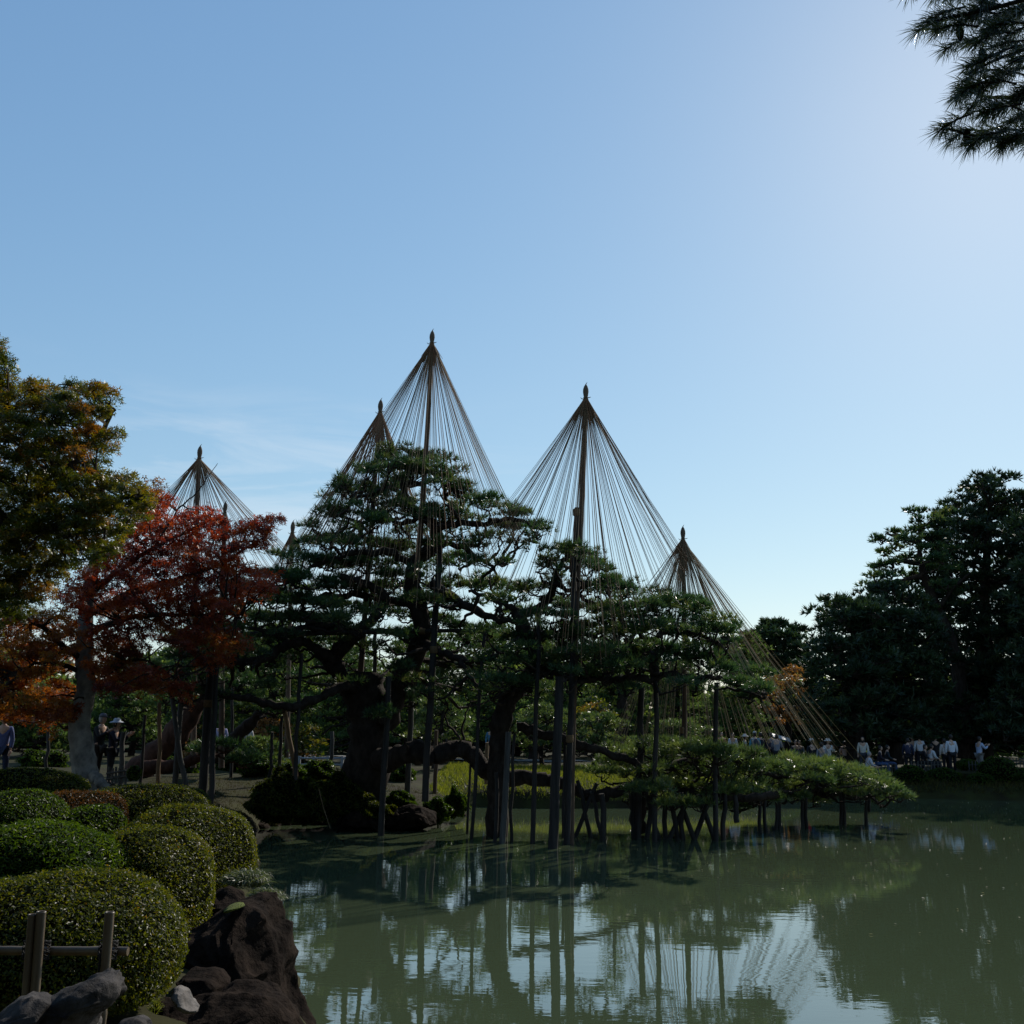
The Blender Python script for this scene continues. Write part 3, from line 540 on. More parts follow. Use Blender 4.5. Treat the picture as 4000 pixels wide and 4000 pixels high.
leaf_tree('green_maple', 'tall maple at the upper left, green leaves turning rust at the tips', (b0[0], b0[1], gz1(b0[0], b0[1])),
 [('trunk', [(-330, 3180, 17), (-300, 2800, 17), (-240, 2400, 17), (-180, 2100, 17), (-60, 1800, 17), (20, 1600, 17)], .22, .06, 'bark_grey'),
  ('limb', [(-200, 2200, 17), (0, 2050, 17), (200, 1900, 17), (380, 1700, 17), (450, 1600, 17)], .10, .03, 'bark'),
  ('limb', [(-180, 2100, 17), (50, 2080, 16.6), (250, 2050, 16.4), (420, 1960, 16.2), (600, 1930, 16.1)], .10, .03, 'bark'),
  ('limb', [(-240, 2400, 17), (-50, 2300, 17), (120, 2230, 17), (260, 2160, 17)], .10, .03, 'bark')],
 [([(-350, 1200), (-100, 1210), (0, 1375), (48, 1400), (55, 1500), (100, 1510), (165, 1480), (210, 1490), (240, 1530), (300, 1490), (410, 1500), (470, 1545), (430, 1600), (360, 1640), (360, 1680), (450, 1670), (440, 1720), (400, 1800), (440, 1860), (540, 1860), (600, 1910), (590, 1960), (540, 2010), (470, 2080), (420, 2150), (330, 2190), (240, 2230), (190, 2310), (100, 2380), (0, 2430), (-350, 2450)], 'maple_green')],
 'maple_green', 16.8, 1.5, 41, .074, 135, 62)
b0 = at(345, 3060, 23.5)
leaf_tree('red_maple', 'crimson and orange maple with pale grey curved trunk behind the clipped shrubs', (b0[0], b0[1], gz1(b0[0], b0[1])),
 [('trunk', [(360, 3110, 23.5), (335, 3030, 23.5), (320, 2920, 23.5), (310, 2820, 23.5), (335, 2700, 23.5), (330, 2560, 23.5), (335, 2400, 23.5), (350, 2280, 23.5), (375, 2190, 23.5), (390, 2120, 23.6)], .30, .10, 'bark_grey'),
  ('root', [(365, 3030, 23.3), (385, 3045, 23.1), (405, 3070, 23.0), (415, 3100, 23)], .13, .10, 'bark_grey'),
  ('limb', [(310, 2570, 23.4), (250, 2530, 23.2), (190, 2470, 23), (110, 2420, 22.8), (60, 2390, 22.6)], .09, .03, 'bark'),
  ('limb', [(300, 2620, 23.4), (220, 2590, 23), (120, 2600, 22.7), (20, 2680, 22.4)], .06, .02, 'bark'),
  ('limb', [(345, 2400, 23.5), (480, 2330, 23.6), (620, 2280, 23.7), (760, 2240, 23.8), (900, 2180, 23.8), (1040, 2090, 23.8)], .10, .02, 'bark'),
  ('limb', [(345, 2330, 23.5), (450, 2240, 23.6), (600, 2140, 23.6), (760, 2060, 23.7), (860, 2020, 23.8)], .08, .02, 'bark'),
  ('limb', [(340, 2480, 23.5), (480, 2420, 23.2), (640, 2400, 23), (820, 2400, 23), (940, 2400, 23)], .08, .02, 'bark'),
  ('limb', [(335, 2640, 23.5), (440, 2600, 23.2), (560, 2580, 23), (700, 2660, 22.8)], .05, .015, 'bark'),
  ('limb', [(600, 2140, 23.6), (690, 2000, 23.6), (760, 1930, 23.6), (800, 1880, 23.6), (850, 1810, 23.6)], .025, .006, 'bark')],
 [([(560, 1960), (640, 1930), (600, 2000), (690, 2010), (780, 1990), (830, 2010), (850, 2040), (900, 2030), (930, 2070), (1000, 2035), (1075, 2010), (1085, 2035), (1020, 2080), (1060, 2110), (960, 2140), (900, 2180), (1050, 2240), (1060, 2290), (1000, 2330), (900, 2350), (820, 2350), (700, 2300), (560, 2330), (420, 2380), (300, 2400), (250, 2330), (330, 2240), (430, 2150), (500, 2060)], 'maple_crimson'),
  ([(420, 2380), (560, 2330), (700, 2300), (820, 2350), (900, 2360), (920, 2400), (870, 2440), (930, 2500), (880, 2560), (820, 2600), (760, 2560), (640, 2480), (560, 2500), (500, 2620), (420, 2700), (370, 2660), (360, 2560)], 'maple_red'),
  ([(520, 2600), (620, 2620), (720, 2680), (700, 2720), (640, 2680), (520, 2680), (460, 2700)], 'maple_red'),
  ([(-150, 2420), (80, 2400), (200, 2380), (300, 2440), (290, 2560), (230, 2640), (280, 2700), (270, 2800), (220, 2830), (140, 2790), (60, 2800), (-150, 2850)], 'maple_orange')],
 'maple_red', 23.3, 1.6, 46, .095, 110, 60)
b0 = at(3080, 2900, 68)
leaf_tree('orange_tree', 'orange-brown autumn tree behind the taut ropes at right', (b0[0], b0[1], gz1(b0[0], b0[1])),
 [('trunk', [(3080, 2960, 68), (3080, 2800, 68), (3070, 2700, 68)], .25, .1, 'bark'), ('limb', [(3080, 2800, 68), (3000, 2720, 68)], .1, .04, 'bark'), ('limb', [(3080, 2800, 68), (3150, 2690, 68)], .1, .04, 'bark')],
 [([(3000, 2650), (3070, 2610), (3130, 2620), (3180, 2660), (3170, 2720), (3120, 2800), (3050, 2830), (2990, 2790), (2960, 2700)], 'tree_orange')], 'tree_orange', 68, 2.5, 36, .16, 70, 36, kind='oval')
for px, py, d, lb in [(1060, 2900, 44, 'small orange-yellow bush tree behind the left posts'), (1180, 2920, 42, 'yellow-green small tree behind the tan slanted board'), (780, 2900, 44, 'faint orange shrub tree between the dark post and grey props'), (2330, 2830, 48, 'yellowing small tree behind the low lawn pines')]:
    b0 = at(px, 3000, d); pol = [(px-60, py-70), (px, py-110), (px+60, py-60), (px+60, py+50), (px-60, py+50)]
    leaf_tree('small_maple', lb, (b0[0], b0[1], gz1(b0[0], b0[1])), [('trunk', [(px, py+130, d), (px+5, py+30, d), (px-5, py-60, d)], .07, .03, 'bark')], [(pol, 'tree_orange' if px < 1100 and px > 700 else 'maple_green')], 'x', d, 1, 38, .10, 60, 36, kind='oval')

# ================================================================== yukitsuri: poles with straw rope cones
def cone(label, apex, d, polepts, pr, n, xl, xr, yfun, dj, caph, rr=.0062, rope='rope', polerad2=None, brown=.35, extra=()):
    a = at(apex[0], apex[1], d)                       # where the ropes start
    bx = at(*polepts[-1])
    root = thing('rope_cone', label, 'rope cone', bx, 0, 'snow rope cones over the pines')
    g = G(); P = [a]+[at(*q) for q in polepts]; Q = spline(P, 4); g.tube(Q, np.linspace(pr*.8, pr*1.1, len(Q)), 9); g.make('pole', M['pole'], root, True)
    g = G(); h = caph*d/4000; w_ = h*.155
    g.lathe(a, [(w_*1.15, -h*.16), (w_*.9, -h*.02), (w_*.78, h*.12), (w_*.98, h*.3), (w_*1.15, h*.48), (w_*1.08, h*.66), (w_*.72, h*.84), (w_*.25, h*.96), (w_*.12, h*1.0)], 12)
    g.tube([a+[0, 0, h*.95], a+[w_*.25, 0, h*1.05], a+[w_*.6, 0, h*1.12]], [w_*.22, w_*.14, w_*.05], 5)
    g.make('straw_cap', M['straw'], root, True)
    g = G()
    for z in (.02, .10): g.lathe(a+[0, 0, h*z], [(w_*.95, -h*.018), (w_*1.12, 0), (w_*.95, h*.018)], 12)
    for sx in (-1, 1): g.tube([a+[sx*w_*.8, -w_*.3, h*.05*(1+sx)], a+[sx*w_*1.7, -w_*.3, h*(.07+.05*sx)], a+[sx*w_*2.1, -w_*.3, h*(.13+.02*sx)]], [w_*.18, w_*.16, w_*.05], 5)
    g.make('binding', M['tie'], root, True)
    for q in range(n):
        th = 2*math.pi*(q+rng.uniform(.1, .9))/n
        tx = .5-.5*math.cos(th); px = xl+(xr-xl)*tx+rng.uniform(-12, 12); dd = d+dj*math.sin(th)
        py = yfun(tx)+rng.uniform(-60, 60)
        e = at(px, py, dd); s0 = a+np.array([math.cos(math.pi-th)*w_*.9, math.sin(th)*w_*.9, -h*.06+rng.uniform(-.03, .03)])
        md = (s0+e)/2-np.array([0, 0, .015*np.linalg.norm(e-s0)*rng.uniform(.2, 1)])
        g = G(); g.tube([s0, (s0*.75+md*.25*1+0*e) if False else s0+(md-s0)*.5, md, md+(e-md)*.5, e], [rr*1.3, rr, rr, rr, rr], 3, False)
        o = g.make('rope', M['rope_old'] if rng.uniform() < brown else M['rope'], root)
    for (px, py, dd) in extra:
        e = at(px, py, dd); s0 = a+np.array([0, -w_*.5, -h*.06]); md = (s0+e)/2-np.array([0, 0, .01*np.linalg.norm(e-s0)])
        g = G(); g.tube([s0, s0+(md-s0)*.5, md, md+(e-md)*.5, e], [rr*1.1]*5, 3, False); g.make('rope', M['rope_lit'], root)
    g = G(); nb = 26                                                        # loose straw hanging under the cap
    for q in range(nb):
        th = 2*math.pi*q/nb; L = h*rng.uniform(.5, 1.5); sl = (xr-xl)/2*d/4000
        e = a+np.array([math.cos(th)*sl*.5, math.sin(th)*sl*.45, -1.9])/2.0*L*rng.uniform(.8, 1.1)
        g.tube([a+[math.cos(th)*w_*.8, math.sin(th)*w_*.8, 0], e], [w_*.16, .006], 4, False)
    tag(g.make('loose_straw', M['rope_old'], root), kind='stuff')
    return root
cone('tallest rope cone, its pole rising over the great pine crown', (1687, 1345), 27, [(1668, 1700, 27), (1645, 2050, 27.1), (1625, 2250, 27.3)], .075, 136, 1190, 2035, lambda t: 2330-1000*(t-.5)**2, 3.0, 62)
cone('reddish rope cone just left of the tallest, half hidden by the great pine crown', (1485, 1615), 30, [(1470, 1800, 29.5), (1440, 2200, 28.8), (1408, 2640, 28.4)], .075, 124, 1150, 1680, lambda t: 2350-900*(t-.5)**2, 3.4, 60, rope='rope_old', brown=.95, rr=.0085)
cone('second tallest rope cone with a short brace post lashed to its pole', (2288, 1560), 25.5, [(2275, 1900, 25.5), (2255, 2300, 25.4), (2235, 2900, 25.3), (2228, 3330, 25.3)], .08, 138, 1890, 2690, lambda t: 2560-1550*(t-.53)**2, 2.8, 66)
cone('shortest right hand rope cone, its long ropes running down to the low pine', (2668, 2110), 29, [(2672, 2400, 29), (2674, 2700, 29), (2670, 2965, 29)], .07, 84, 2390, 2880, lambda t: 2640-500*(t-.5)**2, 2.4, 56,
     extra=[(rng.uniform(2380, 3270), 2900+rng.uniform(-50, 60)+max(0, 0), 29+rng.uniform(-3, 3)) for _ in range(120)]+[(3400, 2995, 31), (3350, 2985, 31.5), (3300, 2975, 30.5), (3420, 3020, 32), (3240, 2980, 32), (3180, 2990, 30), (3330, 3000, 29), (3270, 2950, 30)])
cone('left rope cone behind the red maple, with dense brown ropes', (778, 1795), 33, [(768, 2050, 33), (762, 2400, 33), (755, 3000, 33)], .085, 112, 420, 1150, lambda t: 2420-900*(t-.5)**2, 3.6, 58, brown=.55, rr=.008)
cone('small rope cone hidden among the red maple leaves', (878, 2005), 30.5, [(872, 2200, 30.5), (868, 2500, 30.5), (865, 3000, 30.5)], .08, 40, 720, 1010, lambda t: 2400, 2.0, 48)
cone('small rope cone between the red maple and the great pine', (1142, 2085), 36, [(1135, 2300, 36), (1128, 2600, 36), (1120, 2960, 36)], .08, 56, 940, 1320, lambda t: 2480, 2.6, 52, brown=.6, rr=.0085)

# ================================================================== prop posts
def post(label, t, b, wpx, d, mat='post', dt=None, taper=.9, ties=(), cap=False, name='prop_post', grp='wooden props holding up the pines'):
    dt = d if dt is None else dt
    T = at(t[0], t[1], dt); Bm = at(b[0], b[1], d); 
    zz = gz1(Bm[0], Bm[1]); 
    if Bm[2] > zz-.1 and d < 60:
        dv = (Bm-T)/max(1e-3, (T[2]-Bm[2])); Bm = Bm+dv*(Bm[2]-zz+.15) if Bm[2]-zz < 1.3 else Bm
    r = wpx*d/8000
    root = thing(name, label, 'post', Bm, 0, grp)
    g = G(); n = 7; Q = np.array([T+(Bm-T)*q for q in np.linspace(0, 1, n)])+rng.normal(0, .016, (n, 3)); g.tube(Q, np.linspace(r*taper, r*1.05, n), 9)
    g.make('shaft', M[mat], root, True)
    for f in ties:
        c = T+(Bm-T)*f; g = G(); g.lathe(c, [(r*1.0, -.09), (r*1.18, -.07), (r*1.16, 0), (r*1.2, .07), (r*1.0, .09)], 10); g.make('tie', M['tie'], root, True)
    if cap:
        g = G(); g.box(T+[0, 0, .04], (r*2.0, r*1.6, .05)); g.make('cap_block', M[mat], root)
    return root
plist = [
 ('thick black post at the left, left one of the close pair below the red maple', (828, 2580), (793, 3060), 34, 25.5, 'post', (.3,)),
 ('black post touching the thick left post on its right side', (850, 2600), (826, 3062), 22, 25.3, 'post', ()),
 ('slender dark post left of the great trunk under the curving limb', (1178, 2545), (1152, 3050), 15, 26.5, 'post', ()),
 ('short slender post on the bank in front of the small clipped pine', (1062, 2860), (1055, 3060), 13, 27, 'post', ()),
 ('short grey stub post standing on the cut top of the great trunk', (1466, 2470), (1462, 2650), 16, 28.3, 'post_grey', ()),
 ('dark post standing in water just in front of the great trunk', (1520, 2640), (1490, 3235), 24, 26.2, 'post', ()),
 ('brown post behind the hump of the arching limb', (1618, 2560), (1590, 3110), 22, 28.8, 'post_grey', ()),
 ('long black post crossing the arching limb, rising into the crown', (1722, 2080), (1658, 3130), 26, 26.6, 'post', (.45,)),
 ('thin crooked post between the long black post and the curved trunk', (1892, 2470), (1846, 3225), 14, 25.8, 'post', ()),
 ('very thin short post in water left of the curved trunk', (1836, 2900), (1828, 3230), 10, 27, 'post', ()),
 ('thin brown post behind the curved trunk', (1952, 2700), (1945, 3150), 15, 30, 'pole', ()),
 ('broad grey-sided post hugging the curved trunk', (1988, 2860), (1962, 3300), 25, 25, 'post_grey', ()),
 ('dark thin post at the left foot of the curved trunk', (1940, 3020), (1932, 3290), 16, 25.2, 'post', ()),
 ('thin post at the right foot of the curved trunk', (2008, 2870), (1995, 3290), 13, 25.4, 'post', ()),
 ('straight dark post standing alone right of the curved trunk', (2106, 2380), (2077, 3280), 19, 25.2, 'post', ()),
 ('thickest square-looking post left of the double post', (2184, 2640), (2158, 3330), 38, 24.2, 'post', ()),
 ('brace post lashed beside the second tallest cone pole', (2252, 1985), (2212, 3330), 24, 25.1, 'post', (.012, .62)),
 ('dark post behind the thickest post, right edge of the pair', (2210, 2860), (2196, 3290), 13, 26.5, 'post', ()),
 ('brown tapering post under the broad right hand bough', (2503, 2680), (2488, 3250), 26, 26.8, 'post', ()),
 ('blue-black straight post carrying the long level limb, with capped fork', (2568, 2510), (2557, 3228), 20, 26, 'post', ()),
 ('rightmost tall post carrying the end of the level limb', (2797, 2662), (2797, 3222), 20, 26.4, 'post', ()),
 ('brown board strapped to the shortest cone pole', (2662, 2840), (2658, 2965), 16, 28.8, 'post', (.1,)),
 ('short post with broad block head under the low limb', (2353, 3100), (2353, 3245), 24, 26.2, 'post', ()),
 ('thin leaning brown post right of the two hatted visitors', (626, 2745), (620, 3060), 16, 26, 'post_tan', ()),
 ('grey prop leaning left beside the tan post', (655, 2640), (724, 3060), 20, 27, 'post_grey', ()),
 ('grey prop leaning right crossing the other grey prop', (712, 2650), (684, 3060), 22, 27.2, 'post_grey', ()),
 ('thin dark post between the visitors and the tan post', (568, 2790), (550, 3050), 12, 27, 'post', ()),
 ('thin post at far left behind the first clipped shrub', (192, 2800), (182, 3000), 13, 30, 'post', ()),
 ('stout grey fence-like post right of the hatted visitors', (482, 2860), (474, 3035), 20, 27, 'post_grey', ()),
 ('thin post in the shade behind the swooping left limb', (908, 2680), (902, 2990), 12, 33, 'post', ()),
 ('tan slanted board leaning under the swooping left limb', (1112, 2765), (1145, 3000), 20, 30, 'post_tan', ()),
 ('slim dark upright behind the tan slanted board', (1100, 2800), (1090, 3010), 14, 31, 'post', ()),
 ('dark post in shade just left of the pale railing', (1300, 2860), (1290, 3010), 16, 33, 'post_grey', ()),
 ('short brown post seen under the arching limb hump', (1705, 2850), (1700, 3060), 16, 33, 'pole', ()),
 ('orange-brown post far behind the arching limb end', (1905, 2900), (1900, 3060), 16, 35, 'post_tan', ())]
for lb, t_, b_, w_, d_, mt, ti in plist: post(lb, t_, b_, w_, d_, mt, ties=ti)
# crossed crutches under the low limb and short legs under the low pine
cr = [((2256, 3050), (2300, 3240)), ((2330, 3060), (2258, 3245)), ((2310, 3090), (2345, 3240)), ((2520, 3090), (2560, 3230)), ((2470, 3060), (2474, 3240)), ((2600, 3090), (2598, 3225)), ((2640, 3100), (2690, 3225)), ((2690, 3110), (2640, 3225)),
      ((2665, 3100), (2662, 3222)), ((2730, 3110), (2770, 3220)), ((2775, 3110), (2735, 3222)), ((2830, 3100), (2826, 3220)), ((2872, 3110), (2876, 3212)), ((2555, 3060), (2530, 3228)), ((2612, 3080), (2640, 3222))]
for q, (a_, b_) in enumerate(cr):
    post('short dark crutch under the low limb, '+['outer left of the first cross', 'second arm of the first cross', 'right arm by the first cross', 'slanting just left of the straight post', 'thick upright left of the low pine', 'upright right of the straight post', 'left arm of the second cross', 'right arm of the second cross', 'middle of the second cross', 'left arm of the third cross', 'right arm of the third cross', 'upright right of the third cross', 'upright nearest the lit grass', 'close behind the straight post', 'slanting behind the second cross'][q],
         a_, b_, 17 if q < 4 else 20, 26.8, 'post', name='crutch', grp='crutches under the low limb')
for q, (x, y0, y1, d_) in enumerate([(2968, 3110, 3208, 29), (2990, 3110, 3204, 29), (3032, 3105, 3190, 30), (3046, 3105, 3188, 30), (3134, 3090, 3178, 31), (3148, 3090, 3176, 31), (3284, 3080, 3172, 32), (3298, 3080, 3170, 32), (3380, 3085, 3172, 32), (3394, 3085, 3170, 32)]):
    post(('left' if q % 2 == 0 else 'right')+' leg of the '+['first', 'second', 'third', 'fourth', 'outermost'][q//2]+' prop pair under the low pine tip, from the left', (x, y0), (x, y1), 14, d_, 'post', name='crutch', grp='short prop pairs in the water')
# long horizontal bamboo beams in the great pine
for lb, p0, p1, r in [('long dark horizontal beam lashed across the great pine', (960, 2478, 26.8), (1840, 2462, 27.2), .07), ('thin horizontal pole lashed below the long beam', (1240, 2455, 27.2), (1560, 2462, 27.4), .05)]:
    root = thing('cross_beam', lb, 'beam', at(*p0)); g = G(); g.tube([at(*p0), (at(*p0)+at(*p1))/2, at(*p1)], [r, r, r*.7], 8); g.make('shaft', M['post'], root, True)
    for f in (.25, .5, .78): 
        c = at(*p0)*(1-f)+at(*p1)*f; g = G(); g.tube([c-[.08, 0, 0], c+[.08, 0, 0]], [r*1.25]*2, 8); g.make('tie', M['tie'], root, True)

# leaning old trunks and logs on the left bank
for lb, P, r0, r1, mt in [('massive leaning reddish pine trunk rising right behind the tan post', [(505, 3060, 31), (590, 2960, 31), (690, 2860, 31), (760, 2760, 31), (800, 2680, 31), (850, 2600, 31), (900, 2520, 31)], .42, .2, 'bark_red'),
                          ('thick fallen-looking limb lying low between the tan post and the black pair', [(560, 3000, 29), (660, 2990, 29), (760, 2965, 29), (810, 2935, 29)], .2, .12, 'bark_red'),
                          ('leaning dark trunk behind the swooping limb on the left bank', [(820, 2960, 32), (900, 2900, 32), (970, 2830, 32), (1040, 2770, 32)], .26, .14, 'bark')]:
    p0 = at(*P[0]); T = Pine('leaning_pine', lb, (p0[0], p0[1], gz1(p0[0], p0[1])), cat='tree', bark=mt)
    T.limb([at(*p) for p in P], r0, r1, 'trunk', 12, .02); e = at(*P[-1])
    for q in range(3): T.pad(e+rng.normal(0, .6, 3)*np.array([1, 1, .3]), .6, .6, .25, dens=.9)
    T.done('needle')

# ================================================================== clipped shrubs
def bush(label, cx, top, bot, hw, d, mat, leaf=.012, n=16000, rdep=None, sq=.85, name='clipped_shrub', asp=.5, grp='clipped azalea mounds', lump=.035, tn=(.45, .25), skew=0):
    c = at(cx, bot, d); T = at(cx, top, d); H = T[2]-c[2]; rx = hw*d/4000; ry = rdep or rx*.9
    base = np.array([c[0], c[1], c[2]]); root = thing(name, label, 'shrub', base, 0, grp)
    ph = rng.uniform(0, 6, 6)
    def surf(D, s=1.0):
        e = sq; x = np.sign(D[:, 0])*np.abs(D[:, 0])**e; y = np.sign(D[:, 1])*np.abs(D[:, 1])**e
        z = np.where(D[:, 2] > 0, np.abs(D[:, 2])**e, -np.abs(D[:, 2])*.25)
        l = 1+lump*(np.sin(D[:, 0]*5+ph[0])*np.cos(D[:, 1]*4+ph[1])+.7*np.sin(D[:, 2]*7+D[:, 0]*6+ph[2]))
        zc = .42*H
        P = np.stack([x*rx*l*(.9+.1*np.minimum(1, 1.2-z)), y*ry*l, zc*1.0+np.where(z > 0, z*(H-zc), z*zc*4)*l], -1)*1.0
        P[:, 0] += skew*rx*np.clip(P[:, 2]/H, 0, 1)
        return base+np.array([0, 0, 0])+(P-np.array([0, 0, zc]))*s+np.array([0, 0, zc])
    k1, k2 = 20, 14; V = []
    for a in range(k2+1):
        th = math.pi*a/k2
        for b_ in range(k1): ph2 = 2*math.pi*b_/k1; V.append((math.sin(th)*math.cos(ph2), math.sin(th)*math.sin(ph2), math.cos(th)))
    V = np.array(V); g = G(); i = np.arange(k2)[:, None]*k1; j = np.arange(k1)[None]; j2 = (j+1) % k1
    g.quads(surf(V, .93), np.stack([i+j, i+k1+j, i+k1+j2, i+j2], -1).reshape(-1, 4)); g.make('shade_core', M['core'], root, True)
    n = int(n*.8); leaf = leaf*1.12; D = rdir(n); D = D[(D[:, 2] > -.95)]; D2 = unit(D+rng.normal(0, 1e-3, D.shape))
    P = surf(D2, 1.0); nn = unit((P-base-np.array([0, 0, .42*H]))/np.array([rx*rx, ry*ry, (H*.6)**2]))
    P = P-nn*rng.exponential(.018, (len(P), 1))*1.2+nn*np.where(rng.uniform(size=(len(P), 1)) < .08, .02, 0)
    clump = .5+.5*np.sin(P[:, 0]*9+ph[3])*np.sin(P[:, 1]*8+ph[4])*np.sin(P[:, 2]*11+ph[5])
    P = P-nn*(clump[:, None] < .3)*.012
    Nn = unit(nn*.6+rng.normal(0, .55, nn.shape)+np.array([0, 0, .35]))
    g = G(); leaves(g, P, Nn, leaf, 'oval', np.clip(rng.normal(tn[0], tn[1], len(P))*.7+.3*clump, 0, 1), asp); tag(g.make('leaves', M[mat], root), kind='stuff')
    return root
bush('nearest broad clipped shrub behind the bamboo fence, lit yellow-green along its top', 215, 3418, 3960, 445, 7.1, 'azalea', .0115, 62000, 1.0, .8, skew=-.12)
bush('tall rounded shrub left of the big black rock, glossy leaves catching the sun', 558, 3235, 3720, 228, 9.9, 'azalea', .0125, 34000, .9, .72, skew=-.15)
bush('bright green shrub with pointed leaves at the left edge, second row', 140, 3215, 3560, 320, 9.0, 'azalea_g', .021, 26000, .9, .85, asp=.3, lump=.05, skew=-.15)
bush('rounded shrub nearest the water, third row, with flat bronze top', 722, 3145, 3520, 222, 13.0, 'azalea', .014, 30000, 1.3, .72, skew=-.05)
bush('wide pale-topped shrub behind the bronze one, right of the grey trunk', 545, 3062, 3260, 220, 16.2, 'azalea', .016, 20000, 1.5, .85)
bush('bronze leaved shrub in the middle of the left group', 285, 3085, 3300, 165, 14.2, 'azalea_r', .015, 16000, .9, .8)
bush('small dark green shrub in front of the bronze shrub', 360, 3142, 3300, 100, 12.8, 'azalea_g', .017, 7000, .6, .85)
bush('yellow-green shrub at the left edge, third row', 60, 3085, 3300, 145, 12.0, 'azalea_g', .014, 14000, .8, .85)
bush('long low shrub at the far back left in front of the grey trunk', 90, 2998, 3130, 215, 18.0, 'azalea', .017, 14000, 1.2, .9)
bush('dark mossy low shrub on the bank right of the wide pale shrub', 690, 3075, 3180, 110, 19.0, 'azalea', .018, 7000, .9, .9, tn=(.15, .15))
bush('tiny round shrub beside the two hatted visitors', 522, 2990, 3050, 26, 24.0, 'azalea_g', .02, 1500, .25, .9)
for q, (cx, tp, bt, hw, d_, lb) in enumerate([(3245, 2990, 3060, 80, 45, 'low clipped mound with brownish rim behind the low pine'), (3560, 2990, 3080, 65, 48.0, 'round dark shrub below the white shirted visitors'), (3690, 3000, 3085, 70, 48.2, 'dark shrub left of the one below the man in pale blue'), (3780, 2965, 3010, 40, 49.5, 'small round shrub beside the man in pale blue'),
        (3905, 2955, 3080, 75, 48.2, 'largest round shrub near the right edge of the bank'), (3450, 3010, 3080, 60, 48.4, 'dark low shrub behind the tip of the low pine'), (3985, 3000, 3085, 60, 48.0, 'dark shrub cut by the right edge'), (3830, 3020, 3090, 55, 47.8, 'low shrub at the water below the man in pale blue')]):
    bush(lb, cx, tp, bt, hw, d_, 'azalea_g', .05, 2600, None, .9, grp='clipped shrubs on the far bank', tn=(.2, .2))
for q, (cx, tp, bt, hw, d_) in enumerate([(700, 2960, 3040, 70, 34), (860, 2940, 3040, 85, 36), (1010, 2950, 3040, 70, 33), (1130, 2980, 3050, 60, 31.5), (1240, 2970, 3060, 70, 32.5), (160, 2930, 3010, 90, 36), (620, 2930, 3000, 60, 41), (1560, 2990, 3060, 60, 35)]):
    bush('dark low evergreen shrub on the lawn, '+['between the grey props and the black pair', 'behind the black post pair', 'left of the tan slanted board', 'at the foot of the tan slanted board', 'in front of the pale railing', 'behind the left edge shrubs', 'behind the tan post', 'seen under the arching limb'][q], cx, tp, bt, hw, d_, 'azalea_g', .05, 2600, None, 1.05, grp='shrubs on the left lawn', name='lawn_shrub', tn=(.3, .25), lump=.2, asp=.3)
for cx, tp, bt, hw, d_, lb in [(1110, 3010, 3210, 120, 26.9, 'large dark overhanging shrub at the left bank corner'), (1230, 3050, 3215, 90, 26.9, 'dark overhanging shrub beside the large one on the left bank'), (1400, 3100, 3215, 70, 27.4, 'dark shrub hiding the foot of the great trunk'), (1300, 3030, 3180, 110, 27.6, 'dark leafy shrub left of the great trunk at the water'), (1560, 3090, 3160, 60, 28.4, 'grey-green groundcover shrub right of the great trunk'), (1700, 3120, 3215, 55, 28.9, 'grassy grey-green shrub hanging over the water'), (1780, 3080, 3190, 45, 30.2, 'round shrub at the corner of the left bank'), (1500, 3140, 3200, 50, 27.6, 'low moss-topped shrub on the stone shelf'), (1050, 3060, 3200, 90, 26.5, 'dark drooping shrub on the left bank'), (1180, 3100, 3210, 80, 26.7, 'dark shrub above the water left of the rope stay')]:
    bush(lb, cx, tp, bt, hw, d_, 'azalea_g' if cx > 1520 else 'azalea', .045, 4200, None, 1.1, grp='shrubs on the left bank', name='bank_shrub', tn=(.25, .25), lump=.22, asp=.3)

# ================================================================== rocks
def hull_rock(name, label, outline, d, dep, mat, extra=None, seed=3, amp=.05, kind='rock'):
    """outline: list of (px,py) seen from the camera; thickness dep"""
    cxy = np.mean(np.array(outline), 0); c = at(cxy[0], cxy[1], d); root = thing(name, label, kind, (c[0], c[1], min(at(*p, d)[2] for p in outline)))
    n = len(outline); R = [at(x, y, d) for x, y in outline]; rings = []
    prof = [(-1, .0), (-.92, .42), (-.65, .74), (-.3, .93), (0, 1.0), (.35, .95), (.7, .75), (.93, .4), (1, 0)]
    O = spline(np.vstack([R, R[:1]]), 3)[:-1]; k = len(O); V = []
    for yy, s_ in prof:
        jx = rng.normal(0, .07*dep, 3)*(abs(yy) > .1); jr = 1+rng.normal(0, .05, k)*(abs(yy) > .1)
        for q in range(k): V.append(c+(O[q]-c)*s_*jr[q]+np.array([0, yy*dep, 0])+jx*s_)
    V = np.array(V)
    g = G(); m_ = len(prof); i = np.arange(m_-1)[:, None]*k; j = np.arange(k)[None]; j2 = (j+1) % k
    g.quads(V, np.stack([i+j, i+j2, i+k+j2, i+k+j], -1).reshape(-1, 4))
    o = g.make('stone', M[mat], root, True)
    sb = o.modifiers.new('sub', 'SUBSURF'); sb.levels = sb.render_levels = 3 if dep > .3 else 2; sb.subdivision_type = 'CATMULL_CLARK' if mat == 'moss' else 'SIMPLE'
    for q, (sc, st) in enumerate([(.5, amp*1.6), (.16, amp*.6), (.05, amp*.25)]):
        tx = bpy.data.textures.new('rock relief', 'CLOUDS' if q else 'VORONOI'); tx.noise_scale = sc
        dm = o.modifiers.new('relief', 'DISPLACE'); dm.texture = tx; dm.strength = st; dm.mid_level = .5; dm.texture_coords = 'LOCAL'
    return root
